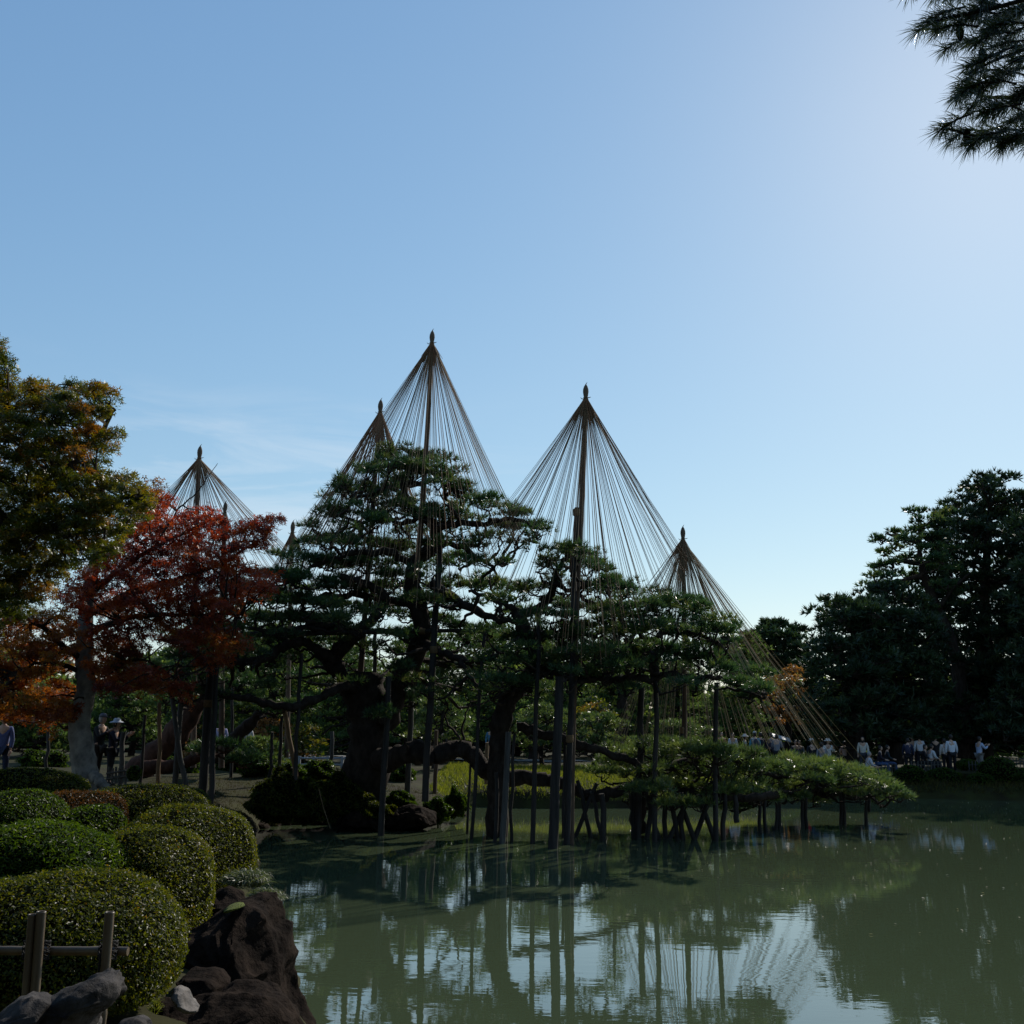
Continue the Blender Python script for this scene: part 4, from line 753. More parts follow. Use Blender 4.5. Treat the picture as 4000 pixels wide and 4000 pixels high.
big = hull_rock('boulder', 'big black pitted boulder at the water edge right of the shrubs', [(700, 3700), (780, 3610), (880, 3550), (975, 3505), (1040, 3530), (1062, 3620), (1108, 3730), (1112, 3840), (1140, 3960), (1160, 4080), (900, 4150), (720, 4050), (700, 3850)], 9.3, .75, 'rock_dark', amp=.07)
hull_rock('rock', 'dark rock peeping between the glossy shrub and the black boulder', [(805, 3560), (820, 3505), (870, 3485), (925, 3500), (950, 3550), (930, 3640), (820, 3660)], 10.6, .3, 'rock_dark', amp=.05)
hull_rock('rock', 'long grey slab rock with a hooked end in the bottom left corner', [(150, 3925), (230, 3870), (330, 3825), (410, 3798), (452, 3815), (462, 3870), (445, 3900), (420, 3925), (380, 3950), (330, 4010), (280, 4080), (120, 4080)], 4.75, .22, 'rock_grey', amp=.045)
hull_rock('rock', 'low rounded grey rock at the very bottom left corner', [(-60, 3990), (20, 3925), (100, 3885), (160, 3890), (210, 3915), (180, 3980), (100, 4060), (-60, 4080)], 4.6, .2, 'rock_grey', amp=.03)
hull_rock('rock', 'small pale stone wedged below the long grey slab', [(320, 3990), (350, 3950), (375, 3960), (378, 4010), (360, 4060), (310, 4060)], 5.0, .1, 'rock_pale', amp=.02)
hull_rock('rock', 'small rounded stone at the bottom edge left of the boulder', [(465, 4000), (500, 3978), (545, 3978), (580, 4000), (580, 4060), (460, 4060)], 5.2, .12, 'rock_grey', amp=.02)
hull_rock('rock', 'pale sunlit stone at the foot of the nearest shrub', [(670, 3880), (690, 3858), (720, 3870), (740, 3920), (775, 3950), (730, 3965), (690, 3930)], 7.0, .12, 'rock_pale', amp=.025)
hull_rock('rock', 'flat blue-grey stone between the nearest shrub and the boulder', [(700, 3830), (740, 3808), (850, 3815), (880, 3870), (840, 3930), (740, 3920)], 8.0, .3, 'rock_dark', amp=.03)
hull_rock('rock', 'flat shelf of stone at the water right of the great trunk', [(1490, 3165), (1560, 3150), (1650, 3152), (1695, 3180), (1690, 3230), (1500, 3230)], 27.9, .8, 'rock_dark', amp=.1)
hull_rock('rock', 'dark stone at the foot of the great trunk by the water', [(1340, 3190), (1400, 3160), (1460, 3175), (1480, 3240), (1330, 3240)], 27.4, .6, 'rock_dark', amp=.1)
hull_rock('rock', 'low black rock added for the dark shade under the big boulder', [(470, 3985), (560, 3945), (620, 3915), (760, 3905), (880, 3880), (1000, 3890), (1090, 3920), (1150, 3990), (1160, 4200), (470, 4200)], 7.6, .6, 'rock_dark', amp=.08)  # added rock, its black colour stands in for shaded ground by the boulder
mo = hull_rock('moss_patch', 'bright yellow-green moss cushion on top of the black boulder', [(868, 3560), (890, 3542), (930, 3528), (958, 3534), (930, 3548), (890, 3562)], 8.95, .16, 'moss', amp=.008, kind='moss')

# stones edging the banks
ORD = ['first', 'second', 'third', 'fourth', 'fifth', 'sixth', 'seventh', 'eighth', 'ninth', 'tenth', 'eleventh', 'twelfth', 'thirteenth', 'fourteenth', 'fifteenth', 'sixteenth', 'seventeenth']
def edge_stones(pts, d0, lab, grp, wv):
    for q, (x, y) in enumerate(pts):
        r = rng.uniform(.7, 1.25); w_ = wv*r; h_ = w_*rng.uniform(.5, .8); P = onz(x, y); d_ = float(P[1])+.15
        o = [(x-w_, y+12), (x-w_*.8, y-h_*.7), (x-w_*.2, y-h_*rng.uniform(.95, 1.2)), (x+w_*.5, y-h_*rng.uniform(.8, 1.1)), (x+w_, y-h_*.3), (x+w_*.9, y+12)]
        t = hull_rock('rock', lab+', %s from the left' % ORD[q], o, d_, .3, 'rock_dark', amp=.05); t['group'] = grp
edge_stones([(1010, 3236), (1065, 3226), (1120, 3222), (1180, 3220), (1240, 3222), (1330, 3224), (1730, 3200), (1775, 3188)], 0, 'dark stone edging the left bank waterline', 'stones edging the left bank', 36)
edge_stones([(x, 3113+(x % 7)-3+(3 if x < 3700 else 0)) for x in range(3480, 4040, 37)], 0, 'dark low stone edging the far bank waterline', 'stones edging the far bank', 22)
# overhanging grass tuft by the boulder
def grass_tuft(label, cx, cy, d, n, L, spread, mat='grass', hw=60):
    c = at(cx, cy, d); root = thing('grass_tuft', label, 'grass tuft', c); g = G()
    r = hw*d/4000; a = rng.uniform(0, 2*math.pi, n); q = np.sqrt(rng.uniform(0, 1, n))
    P = c+np.stack([r*q*np.cos(a), r*q*np.sin(a), .06*(1-q*q)], -1); o = np.stack([np.cos(a), np.sin(a), 0*a], -1)*q[:, None]
    d1 = unit(o*spread+np.array([0, 0, 1])+rng.normal(0, .25, (n, 3))); d2 = unit(o*1.2+np.array([0, 0, -.6])+rng.normal(0, .25, (n, 3)))
    ll = L*rng.uniform(.5, 1.1, (n, 1)); s_ = unit(np.cross(d1, rdir(n)))*L*.02
    m1 = P+d1*ll*.5; m2 = m1+unit(d1+d2)*ll*.3; e = m2+d2*ll*.3
    V = np.stack([P-s_, P+s_, m1+s_, m1-s_, m2-s_*.8, m2+s_*.8, e], 1).reshape(-1, 3); b_ = np.arange(n)[:, None]*7
    tn = rng.uniform(.2, 1, n)
    g.quads(V, np.vstack([b_+np.array([0, 1, 2, 3]), b_+np.array([3, 2, 5, 4])]), np.concatenate([tn, tn]))
    g.tris(V, np.vstack([b_+np.array([4, 5, 6])]), tn)
    tag(g.make('blades', M[mat], root), kind='stuff')
grass_tuft('pale grass tuft drooping beside the rounded shrub nearest the water', 960, 3462, 12.2, 1100, .21, .9, mat='tuft', hw=55)
grass_tuft('grass trailing over the water edge right of the boulder top', 1035, 3520, 11.8, 900, .15, 1.2, mat='tuft', hw=42)
grass_tuft('bright green sprig at the bottom beside the nearest shrub', 605, 3960, 6.2, 60, .06, 1, hw=14)
# lawn grass blades on the far side of the arching limb (nobody could count them)
def lawn(n, fx, fy, hh, name, mat='grass', lab='short sunlit yellow-green grass on the lawn behind the pines'):
    X = fx(n); Y = fy(n); ok = sdist(X, Y) > .12; X, Y = X[ok], Y[ok]; Z = gz(X, Y); n = len(X); P = np.stack([X, Y, Z], -1)
    g = G(); d1 = unit(rng.normal(0, .35, (n, 3))+[0, 0, 1]); s_ = unit(np.cross(d1, rdir(n)))*hh*.09; V = np.stack([P-s_, P+s_, P+d1*hh*rng.uniform(.5, 1.2, (n, 1))], 1).reshape(-1, 3)
    g.tris(V, np.arange(n*3).reshape(-1, 3), rng.uniform(0, 1, n)); tag(g.make(name, M[mat]), lab, 'grass', None, 'stuff')
lawn(52000, lambda n: rng.uniform(-2.5, 12, n), lambda n: rng.uniform(33, 46, n), .16, 'lawn_grass')
lawn(16000, lambda n: rng.uniform(-10, -1.6, n), lambda n: rng.uniform(24, 33, n), .06, 'bank_moss', 'moss_dim', 'thin brownish moss and short grass on the left bank')
lawn(14000, lambda n: rng.uniform(12, 28, n), lambda n: rng.uniform(45.5, 49.5, n), .22, 'bank_grass', 'moss_dim', 'dark low ground cover on the far right bank slope')
# pale floating leaves, put in for the sun sparkles on the water
g = G(); n = 520; X = rng.uniform(3, 26, n); Y = rng.uniform(14, 45, n); ok = sdist(X, Y) < -.4; P = np.stack([X, Y, np.full(n, .012)], -1)[ok]
leaves(g, P, unit(rng.normal(0, .22, (len(P), 3))+[0, 0, 1]), .028, 'oval'); tag(g.make('sparkle_leaves', M['lily']), 'tiny fallen leaves standing in for sparkles on the pond surface', 'leaves', None, 'stuff')
# gravel path strip on the far bank
g = G(); xs = np.linspace(-14, 13, 60); V = []
for x in xs: 
    for yy in (52.5, 54.8): V.append((x, yy+.5*math.sin(x*.3), gz1(x, yy)+.045))
i = np.arange(59)*2; g.quads(np.array(V), np.stack([i, i+2, i+3, i+1], -1)); tag(g.make('gravel_path', M['path']), kind='structure')

# ================================================================== bamboo fence (near) and others
def bamboo_tube(g, P0, P1, r, nodes, hollow=False):
    P0, P1 = np.array(P0), np.array(P1); n = 24; T = np.linspace(0, 1, n); Q = P0+(P1-P0)*T[:, None]; R = np.full(n, r)
    for f in nodes: R = R+r*.12*np.exp(-((T-f)/.012)**2)
    g.tube(Q, R, 14, True)
root = thing('bamboo_fence', 'low bamboo fence with paired uprights in front of the nearest shrub', 'fence', at(150, 3960, 5.3))
for x, y0, y1, wpx in [(126, 3578, 3900, 30), (161, 3567, 3900, 34), (428, 3569, 3870, 34)]:
    d = 5.2; T_ = at(x, y0, d); B_ = at(x-18, y1, d); r = wpx*d/8000
    g = G(); bamboo_tube(g, B_-[0, 0, .3], T_, r, [.3, .62, .9]); o = g.make('upright', M['bamboo'], root, True)
    g = G(); g.lathe(T_, [(r*1.0, -.004), (r*1.04, .004), (r*.95, .009), (r*.74, .006), (r*.72, -.05), (0.001, -.05)], 16); rim = g.make('rim', M['bamboo'], o, True); rim.matrix_parent_inverse = Matrix.Translation(-Vector(root.location)) if False else o.matrix_world.inverted()
    rim.matrix_parent_inverse = Matrix.Identity(4); rim.location = -Vector(root.location)*0
g = G(); bamboo_tube(g, at(-200, 3712, 5.3), at(500, 3716, 5.3), .021, [.2, .36, .68, .83]); g.make('rail', M['bamboo'], root, True)
for x in (145, 425):
    g = G(); c = at(x-4, 3715, 5.26); rr_ = .062 if x < 200 else .04
    for q in range(9): g.tube([c+[rr_*math.cos(a), .055*math.sin(a), .03*math.cos(a+q)+(q-4)*.007] for a in np.linspace(0, 2*math.pi, 11)], [.0045]*11, 5, False)
    g.tube([c+[-rr_*.3, -.055, 0], c+[-rr_*.2, -.07, -.05], c+[-rr_*.35, -.06, -.12]], [.005]*3, 5)
    g.make('cord_lashing', M['cord'], root, True)
# bamboo fence near the visitors
root = thing('bamboo_fence', 'short dark bamboo fence at the feet of the two hatted visitors', 'fence', at(450, 3040, 25.5))
for q in range(6): 
    x = 425+q*13; g = G(); g.tube([at(x, 3062, 25.5), at(x+3, 2995+5*(q % 2), 25.5)], [.03, .028], 7); g.make('upright', M['post_grey'], root, True)
for y in (3020, 3042): g = G(); g.tube([at(415, y+2, 25.45), at(492, y-10, 25.45)], [.025, .025], 7); g.make('rail', M['post_grey'], root, True)
# pale railing beyond the trunk
root = thing('railing', 'pale painted low railing seen between the left posts and the great trunk', 'railing', at(1260, 3000, 40))
for x in range(1000, 1400, 56): g = G(); c = at(x, 2985, 40); g.box(c, (.05, .05, .30)); g.make('railing_post', M['white_rail'], root)
for y in (2960, 2985): g = G(); a_, b_ = at(980, y, 40), at(1400, y+3, 40); g.tube([a_, b_], [.04, .04], 6); g.make('rail', M['white_rail'], root)
def lowfence(lb, x0, x1, y, d):
    root = thing('low_fence', lb, 'fence', at((x0+x1)/2, y, d)); k = 0; x = x0
    while x <= x1:
        c = at(x, y, d); g = G(); g.tube([c-[0, 0, .25], c+[0, 0, .18]], [.022, .022], 6); g.make('picket', M['post_grey'], root); x += 13
    a_, b_ = at(x0, y, d), at(x1, y, d); g = G(); g.tube([a_, b_], [.016]*2, 5); g.make('rail', M['post_grey'], root)
lowfence('little pale fence at the feet of the seated pair', 3445, 3500, 2998, 49); lowfence('little pale fence under the seated man in white', 3560, 3680, 2988, 49); lowfence('little pale fence left of the largest far shrub', 3785, 3840, 2988, 49); lowfence('little pale fence at the right edge of the far bank', 3945, 4010, 2975, 50)

# ================================================================== benches and sign on the far bank
def bench(lb, px, d, rz=0):
    p = at(px, 2990, d); z = gz1(p[0], p[1]); root = thing('bench', lb, 'bench', (p[0], p[1], z), rz); root.rotation_euler = (0, 0, rz)
    def mk(nm, c, h):
        g = G(); g.box(c, h); o = g.make(nm, M['post'], None); o.parent = root
    for q in range(3): mk('slat', (0, -.14+.14*q, .43), (.75, .06, .02))
    for sx in (-1, 1):
        mk('leg', (sx*.6, 0, .2), (.04, .17, .205))
    return root
bench('dark bench under the seated pair with blue jeans', 3440, 49.8); bench('dark bench under the seated man in white', 3610, 50.6); bench('dark bench left of the seated woman in white', 3310, 57); bench('bench by the small distant seated pair', 3110, 56)
p = at(3060, 2990, 50); root = thing('sign_board', 'slanted pale information board beside the person in grey', 'sign', (p[0], p[1], gz1(p[0], p[1])))
g = G(); g.tube([at(3060, 3000, 50), at(3060, 2900, 50)], [.05, .05], 8); g.make('stand', M['post_grey'], root, True)
g = G(); g.box(at(3052, 2882, 50), (.42, .25, .02), rot=Matrix.Rotation(.25, 3, 'Y') @ Matrix.Rotation(.35, 3, 'X')); g.make('panel', M['white_rail'], root)

# ================================================================== people
CL = {}
def cloth(c):
    if c not in CL: CL[c] = solid('cloth %d' % len(CL), tuple(x*.75 for x in c), c, 30, .85, .2)
    return CL[c]
M['skin'] = solid('skin', (.42, .26, .18), (.5, .31, .22), 20, .6, 0)
M['hair'] = solid('dark hair', (.012, .010, .009), (.03, .025, .02), 40, .5, .3)
M['hair_grey'] = solid('grey hair', (.2, .19, .18), (.35, .34, .33), 40, .6, .3)
def skinobj(name, V, E, R, mat, parent, root=0, lv=1):
    me = bpy.data.meshes.new(name); me.from_pydata([tuple(v) for v in V], E, []); me.materials.append(mat)
    o = bpy.data.objects.new(name, me); COL.objects.link(o); o.parent = parent
    m_ = o.modifiers.new('skin', 'SKIN'); m_.use_smooth_shade = True
    if not me.skin_vertices: return o
    for i_, r in enumerate(R):
        s_ = me.skin_vertices[0].data[i_]; s_.radius = r if isinstance(r, tuple) else (r, r); s_.use_root = (i_ == root)
    sb = o.modifiers.new('sub', 'SUBSURF'); sb.levels = sb.render_levels = lv
    return o
def hand_mesh():
    g = G(); g.tube([[0, 0, .0], [0, 0, -.03], [0, 0, -.07], [0, 0, -.09]], [.022, .034, .036, .03], 8)
    for q, (x, l) in enumerate([(-.027, .065), (-.009, .078), (.009, .072), (.026, .055)]):
        g.tube([[x, 0, -.08], [x*1.1, .006, -.08-l*.55], [x*1.05, .022, -.08-l]], [.0095, .0085, .006], 6)
    g.tube([[-.03, .0, -.03], [-.052, .012, -.055], [-.05, .026, -.085]], [.011, .010, .007], 6)
    return g
def head_mesh():
    k1, k2 = 16, 12; V = []
    for a in range(k2+1):
        th = math.pi*a/k2
        for b_ in range(k1):
            ph = 2*math.pi*b_/k1; x, y, z = math.sin(th)*math.cos(ph), math.sin(th)*math.sin(ph), math.cos(th)
            w_ = .075*(1-.22*max(0, -z)); V.append((x*w_, y*.092*(1-.12*max(0, -z))+(.012 if z < -.3 and y > 0 else 0)*y, z*.115))
    g = G(); i = np.arange(k2)[:, None]*k1; j = np.arange(k1)[None]; j2 = (j+1) % k1; g.quads(np.array(V), np.stack([i+j, i+k1+j, i+k1+j2, i+j2], -1).reshape(-1, 4))
    g.tube([[0, .085, .015], [0, .104, -.022], [0, .09, -.03]], [.006, .013, .008], 6)             # nose
    for s_ in (-1, 1):
        g.tube([[s_*.074, -.005, .02], [s_*.086, -.012, .005], [s_*.076, -.004, -.025]], [.008, .014, .007], 6)   # ears
        g.tube([[s_*.045, .078, .012], [s_*.03, .087, .014], [s_*.016, .084, .012]], [.004, .009, .004], 5)      # eyes
    g.tube([[-.024, .082, -.055], [0, .09, -.057], [.024, .082, -.055]], [.004, .007, .004], 5)     # mouth
    return g
def person(lb, px, d, face, top, pants, pose='stand', arms='down', hat=None, hair='hair', h=1.66, bag=None, longtop=False, z=None, seat=.45, hairlong=False):
    p = at(px, 2900, d); zz = gz1(p[0], p[1]) if z is None else z; k = h/1.66
    root = thing('person', lb, 'person', (p[0], p[1], zz), face); root.scale = (k, k, k)
    sit = pose == 'sit'; hz = .92 if not sit else seat+.10; f = .06 if sit else .015
    pel = np.array([0, 0, hz]); ch = np.array([0, f+.02, hz+.38]); nk = np.array([0, f+.03, hz+.50]); hd = np.array([0, f+.05, hz+.655])
    V = [pel, (0, f*.5, hz+.17), ch, nk, (0, f+.035, hz+.56)]; E = [(0, 1), (1, 2), (2, 3), (3, 4)]; R = [(.14, .105), (.125, .09), (.15, .10), (.075, .065), .052]
    aj = {}; lj = {}
    for s_ in (-1, 1):
        sh = np.array([s_*.175, f+.02, hz+.44])
        if arms == 'down': el = sh+[s_*.06, -.01, -.27]; wr = el+[s_*.0, .06, -.24]
        elif arms == 'photo': el = sh+[s_*.04, .14, -.22]; wr = el+[-s_*.08, .22, .15]
        elif arms == 'front': el = sh+[s_*.05, .04, -.26]; wr = el+[-s_*.10, .20, .03]
        else: el = sh+[s_*.07, .06, -.25]; wr = el+[-s_*.11, .20, -.06]
        aj[s_] = (sh, el, wr); hp = np.array([s_*.095, 0, hz-.06])
        if sit: kn = hp+[s_*.05, .42, .0]; an = np.array([kn[0], kn[1]+.03, .08])
        else: kn = hp+[s_*.015, .03*s_, -.40]; an = np.array([hp[0]+s_*.02, .05*s_-.02, .08])
        toe = an+[s_*.02, .15, -.04]; lj[s_] = (hp, kn, an, toe)
    VV = list(V); EE = list(E); RR = list(R)
    for s_ in (-1, 1):
        n = len(VV); VV += list(aj[s_]); EE += [(2, n), (n, n+1), (n+1, n+2)]; RR += [.055, .042, .028]
        n = len(VV); VV += list(lj[s_]); EE += [(0, n), (n, n+1), (n+1, n+2), (n+2, n+3)]; RR += [.085, .058, .042, (.04, .03)]
    skinobj('body', VV, EE, RR, M['skin'], root)
    n0 = 4; tv = [(0, f*.2, hz-.10 if not longtop else hz-.28), (0, f*.5, hz+.15), ch, (0, f+.03, hz+.475)]; te = [(0, 1), (1, 2), (2, 3)]; tr = [(.168, .13), (.15, .115), (.168, .12), (.07, .06)]
    if sit: tv[0] = (0, 0, hz-.05)
    for s_ in (-1, 1):
        n = len(tv); a3 = aj[s_]; tv += [a3[0], a3[1], a3[1]+(a3[2]-a3[1])*.85]; te += [(2, n), (n, n+1), (n+1, n+2)]; tr += [.072, .058, .045]
    skinobj('top', tv, te, tr, cloth(top), root, 1)
    pv = [(0, 0, hz-.01)]; pe = []; pr_ = [(.155, .125)]
    for s_ in (-1, 1):
        n = len(pv); l = lj[s_]; pv += [l[0], l[1], l[2]+[0, 0, .03]]; pe += [(0, n), (n, n+1), (n+1, n+2)]; pr_ += [.10, .075, .062]
    skinobj('trousers', pv, pe, pr_, cloth(pants), root)
    def put(g, nm, mat, loc, rot=None):
        o = g.make(nm, mat, None, True); o.parent = root; o.location = tuple(float(q) for q in loc)
        if rot is not None: o.rotation_euler = rot
        return o
    put(head_mesh(), 'head', M['skin'], hd)
    for s_ in (-1, 1):
        a3 = aj[s_]; dv = Vector(a3[2]-a3[1]).normalized(); q = Vector((0, 0, -1)).rotation_difference(dv).to_euler(); put(hand_mesh(), 'hand', M['skin'], a3[2], q)
        l = lj[s_]; g = G(); g.tube([l[2]+[0, -.07, -.04], l[2]+[0, .0, -.03], l[3]+[0, -.02, 0], l[3]+[0, .05, -.01]], [.035, .05, .045, .025], 8); put(g, 'shoe', cloth((.05, .045, .04)), (0, 0, 0))
    g = G(); g.lathe((0, 0, 0), [(.0, .135), (.05, .128), (.08, .085), (.088, .03), (.084, -.02), (.07, -.06), (.05, -.08)] if not hairlong else [(.0, .135), (.05, .128), (.082, .085), (.092, .02), (.095, -.06), (.09, -.14), (.06, -.2)], 12)
    put(g, 'hair', M[hair], hd+np.array([0, -.018, .0]))
    if hat:
        kind, col = hat; g = G()
        if kind == 'brim': g.lathe((0, 0, 0), [(.0, .15), (.06, .148), (.088, .12), (.10, .07), (.17, .045), (.20, .02), (.17, .035), (.10, .05)], 16)
        else:
            g.lathe((0, 0, 0), [(.0, .15), (.06, .142), (.09, .10), (.098, .05), (.09, .048)], 14); g.box((0, .13, .055), (.065, .06, .006))
        put(g, 'hat', cloth(col), hd+np.array([0, 0, .01]))
    if bag:
        kind, col = bag; g = G()
        if kind == 'backpack':
            g.tube([[0, -.17, hz+.06], [0, -.19, hz+.15], [0, -.19, hz+.32], [0, -.16, hz+.44]], [.10, .13, .125, .07], 10); put(g, 'backpack', cloth(col), (0, 0, 0))
        else: 
            wr = aj[-1][2]; g.box((wr[0]-.02, wr[1], wr[2]-.32), (.05, .13, .14)); g.tube([(wr[0]-.02, wr[1]-.08, wr[2]-.19), (wr[0], wr[1], wr[2]-.06), (wr[0]-.02, wr[1]+.08, wr[2]-.19)], [.006]*3, 5); put(g, 'handbag', cloth(col), (0, 0, 0))
    return root
PI = math.pi
WH = (.52, .52, .53); BK = (.012, .012, .015); NV = (.02, .028, .06); GR = (.25, .25, .26); BE = (.5, .45, .38); BL = (.08, .20, .30)
person('person in dark jacket and grey cap looking down, left of the wide-brimmed hat', 385, 27.5, -PI/2-.3, (.02, .02, .022), (.05, .04, .035), arms='photo', hat=('cap', (.12, .12, .14)), hair='hair_grey', h=1.70)
person('person in dark coat and wide white sun hat holding a leaflet', 440, 27.3, -PI/2, (.015, .016, .03), BK, arms='photo', hat=('brim', (.45, .48, .52)), h=1.62, longtop=True)
person('person in blue-grey jacket cut by the left edge', 12, 26, PI, (.08, .10, .22), NV, h=1.7)
person('person in pale top among the shade left of the swooping limb', 962, 36, PI, (.5, .46, .42), (.2, .17, .12), h=1.62, hair='hair_grey')
person('person in lilac top half hidden by the thick black post', 862, 38, PI, (.3, .28, .42), BK, h=1.6)
person('dark dressed person far behind the arching limb', 1722, 46, PI, BK, BK, h=1.6)
person('person in blue top far beyond the curved trunk', 1918, 48, PI, BL, BK, h=1.6)
person('person in beige hat behind the pine mound left of the shortest cone pole', 2580, 50, PI, BE, BK, hat=('cap', (.6, .55, .48)), h=1.68)
person('person in brown top behind the pine mound by the shortest cone pole', 2622, 52, PI, (.2, .12, .08), BK, h=1.6)
person('person in coral top behind the low pine right of the last tall post', 2818, 55, PI, (.35, .10, .09), BK, h=1.6)
person('person in white and black right of the coral top', 2862, 54, PI, (.5, .5, .52), BK, h=1.6)
person('person in beige sun hat and grey scarf seen over the low pine', 2905, 48, -PI/2, (.28, .26, .25), BK, hat=('brim', (.6, .5, .42)), h=1.6, longtop=True)
person('person in turquoise top with pale cap seen from behind', 2950, 50, 0, (.08, .28, .36), BK, hat=('cap', (.45, .45, .42)), bag=('backpack', (.05, .05, .06)), h=1.68)
person('person in black with backpack beside the turquoise top', 2972, 50.3, 0, BK, BK, bag=('backpack', (.02, .02, .022)), h=1.7)
person('person in dark jacket left of the information board', 3015, 51, .4, (.06, .06, .08), BK, h=1.66)
person('person in long grey coat bending at the information board', 3034, 49.4, -.4, (.22, .22, .24), BK, arms='front', longtop=True, h=1.66)
person('person in black top and white cap with jeans and red bag', 3173, 46.8, .2, BK, (.04, .06, .12), hat=('cap', (.7, .68, .66)), bag=('hand', (.5, .03, .04)), h=1.72)
person('person in long grey vest with auburn hair, back turned', 3210, 46.6, 0, (.20, .21, .23), BK, longtop=True, h=1.62)
person('person in white blouse right of the grey vest, arms raised to the face', 3232, 48, PI, (.7, .66, .6), BK, arms='photo', h=1.66, hat=('brim', (.6, .5, .42)))
person('small distant seated person on the left of the far bench', 3105, 56, PI, (.04, .04, .05), BK, 'sit', 'lap')
person('small distant seated person on the right of the far bench', 3120, 56, PI, (.10, .12, .14), BK, 'sit', 'lap')
person('seated person in white shirt turned away under the conifers', 3322, 57, 0, (.6, .58, .55), BK, 'sit', 'lap')
person('seated person in pinkish top left of the white shirt under the conifers', 3300, 57, 0, (.5, .36, .32), BK, 'sit', 'lap')
person('standing woman in white top with yellow print and tied dark hair', 3370, 51, PI-.4, (.62, .58, .5), (.05, .05, .06), h=1.66, hairlong=True)
person('seated man in dark red vest with white sleeves', 3384, 47.8, -PI/2, (.55, .52, .54), NV, 'sit', 'lap', hair='hair_grey')
person('seated person in black jacket and blue jeans, left of the dark pair', 3428, 49.6, -PI/2-.4, (.015, .012, .02), (.05, .09, .2), 'sit', 'lap')
person('seated person in dark teal jacket, right of the dark pair', 3456, 49.9, -PI/2-.2, (.02, .03, .035), (.04, .07, .16), 'sit', 'lap')
person('standing person in dark navy jacket with backpack by the tree trunk', 3545, 50, -.5, NV, BK, bag=('backpack', (.03, .03, .06)), h=1.64)
person('standing person in brown behind the navy jacket', 3566, 52, 2.6, (.12, .07, .06), BK, h=1.64)
person('standing man in white shirt left of the seated man in white', 3592, 51.5, 0, WH, BK, h=1.72)
person('seated person in black beside the man in white', 3603, 50.3, -PI/2-.5, BK, BK, 'sit', 'lap')
person('seated man in white long-sleeved shirt and black trousers facing right', 3628, 50.2, -PI/2+.2, WH, BK, 'sit', 'lap', h=1.74)
person('standing person in black in the shade behind the seated man in white', 3652, 53, PI, BK, BK, h=1.7)
person('standing person with cream jacket and black trousers, left of the tall white shirt', 3690, 50.5, .1, (.55, .5, .46), BK, h=1.62)
person('tallest standing man in white shirt and black trousers, back turned', 3716, 50.3, 0, (.62, .64, .68), BK, h=1.80)
person('man in pale blue shirt and grey trousers taking a picture to the right', 3822, 50.6, -PI/2+.2, (.38, .46, .62), (.2, .19, .18), arms='photo', h=1.72)

# ================================================================== pine bough close to the camera, top right
D0 = 4.6
bp = at(4200, -100, D0); root = thing('pine_bough', 'close pine bough with long needles and cones hanging in at the top right', 'branch', bp)
gw = G(); gn = G()
mains = [[(4300, -150), (4050, -20), (3850, 40), (3700, 70), (3640, 95)], [(4300, 100), (4080, 170), (3900, 230), (3780, 290)], [(4300, 420), (4100, 500), (3950, 540), (3800, 530), (3680, 495)], [(4250, 250), (4060, 360), (3900, 380), (3780, 360)], [(4200, -200), (4000, -60), (3850, -90), (3700, -120)]]
for q, Pm in enumerate(mains):
    Q = spline([at(x, y, D0+.10*(q-2)+.0*i_) for i_, (x, y) in enumerate(Pm)], 6, .002); g = G(); g.tube(Q, np.linspace(.014, .005, len(Q)), 7); g.make('twig', M['bark'], root, True)
tips = [(3625, 100, 3560), (3650, 60, 3600), (3700, 110, 3640), (3760, 60, 3700), (3820, 140, 3760), (3720, 170, 3670), (3880, 60, 3820), (3960, 120, 3900), (3840, 230, 3790), (3900, 180, 3850), (3790, 290, 3740), (3850, 330, 3800), (3920, 290, 3870), (3980, 230, 3930),
        (3740, 350, 3715), (3800, 400, 3760), (3870, 420, 3830), (3940, 400, 3900), (4000, 350, 3960), (3680, 490, 3645), (3740, 520, 3690), (3810, 540, 3770), (3880, 520, 3840), (3950, 540, 3910), (4020, 510, 3980), (3990, 450, 3960), (4050, 60, 4000), (4060, 200, 4010), (4060, 420, 4020), (3980, 20, 3930), (3580, -60, 3520), (3680, -50, 3620), (3780, -40, 3720), (3870, -30, 3820), (3950, 60, 3900), (4060, 560, 4020), (3900, 100, 3850), (3840, 30, 3790)]
tips += [(x, y, x-rng.uniform(25, 60)) for x, y in scatter([(3690, -40), (4090, -40), (4090, 560), (3790, 560), (3780, 330), (3740, 150)], 100, asp=1)]
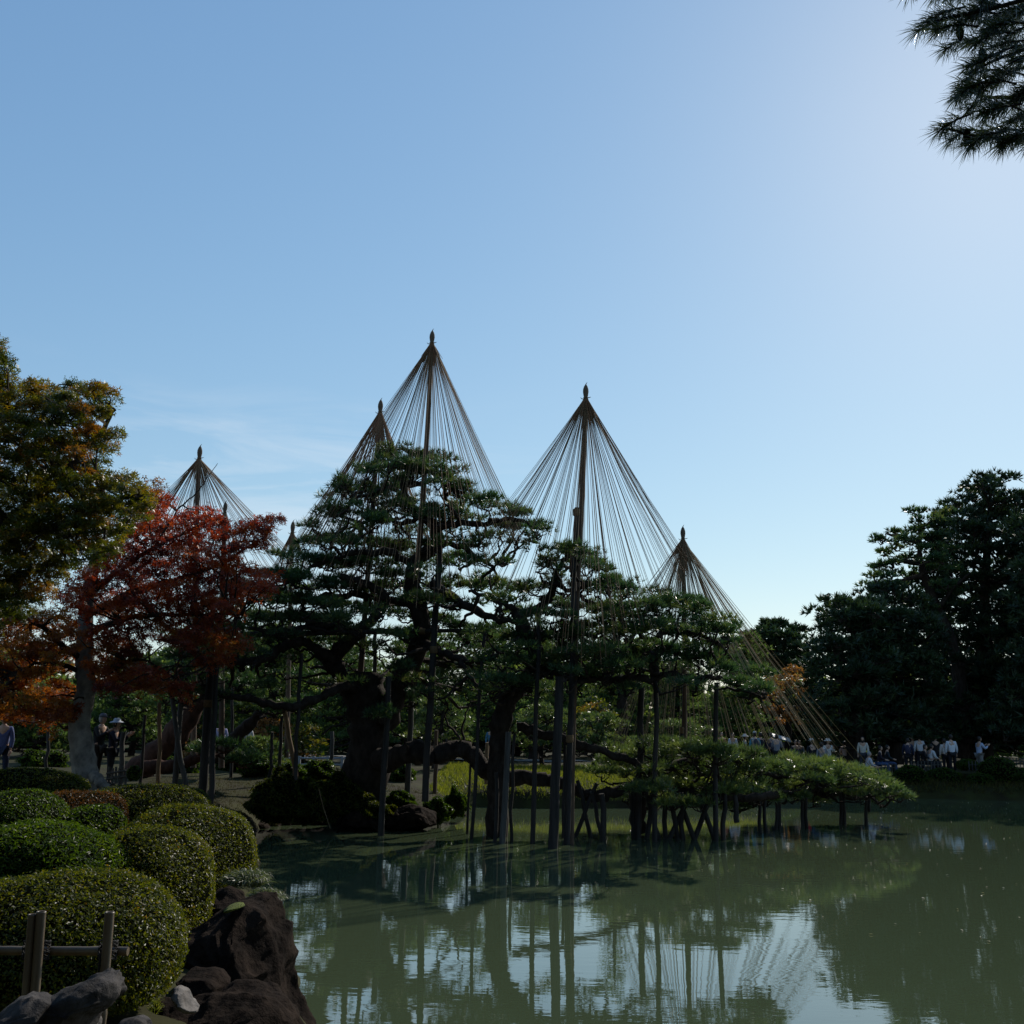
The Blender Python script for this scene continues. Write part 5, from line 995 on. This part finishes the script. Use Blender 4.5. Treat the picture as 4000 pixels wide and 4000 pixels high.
for x, y, x2 in tips:
    dd = D0+rng.uniform(-.28, .28); p1 = at(x+40, y-14, dd+.03); p0 = at(x+120, y-20+rng.uniform(-30, 30), dd+.06); p2 = at(x2+20, y+18+rng.uniform(-14, 14), dd-.02)
    Q = spline([p0, p1, p2], 8); gw.tube(Q, np.linspace(.006, .003, len(Q)), 5)
    n = 190; f = rng.uniform(.12, 1, n)**.75; idx = np.minimum((f*(len(Q)-1)).astype(int), len(Q)-2); P = Q[idx]+(Q[idx+1]-Q[idx])*rng.uniform(0, 1, (n, 1))
    ax = unit(Q[idx+1]-Q[idx]); d_ = unit(ax*.95+.8*rdir(n)+np.array([0, 0, -.12])); L = rng.uniform(.085, .135, (n, 1)); s_ = unit(np.cross(d_, rdir(n)))*.0017
    m_ = P+d_*L*.55; e = m_+unit(d_+np.array([0, 0, -.22]))*L*.45
    V = np.stack([P-s_, P+s_, m_+s_, m_-s_, e], 1).reshape(-1, 3); b_ = np.arange(n)[:, None]*5; tn = rng.uniform(0, 1, n)
    gn.quads(V, b_+np.array([0, 1, 2, 3]), tn); gn.tris(V.copy(), b_+np.array([3, 2, 4]), tn)
tag(gw.make('twigs', M['bark'], root), kind='stuff'); tag(gn.make('needles', M['needle_near'], root), kind='stuff')
for x, y in [(3778, 535), (3978, 535), (3838, 215), (3750, 130), (3660, 95), (3910, 560)]:
    c = at(x, y, D0-.05); g = G(); L = .075
    for q in range(11):
        f = q/10; r = .021*math.sin(math.pi*(.12+.83*f))**.8
        g.lathe(c-[0, 0, (f-.5)*L], [(r*.5, .003), (r, -.001), (r*.92, -.004), (r*.5, -.002)], 9)
    g.make('pine_cone', M['bark'], root)
# rope stay dropping into the water by the left bank
root = thing('rope_stay', 'thin pale rope running down into the water left of the great trunk', 'rope', at(1290, 3233, 26)); g = G(); g.tube([at(1245, 3080, 26.4), at(1262, 3150, 26.2), at(1290, 3236, 26)], [.010]*3, 5); g.make('cord', M['rope'], root)

#print('TRIS', sum(TRI.values()), sorted(TRI.items(), key=lambda q: -q[1])[:14])
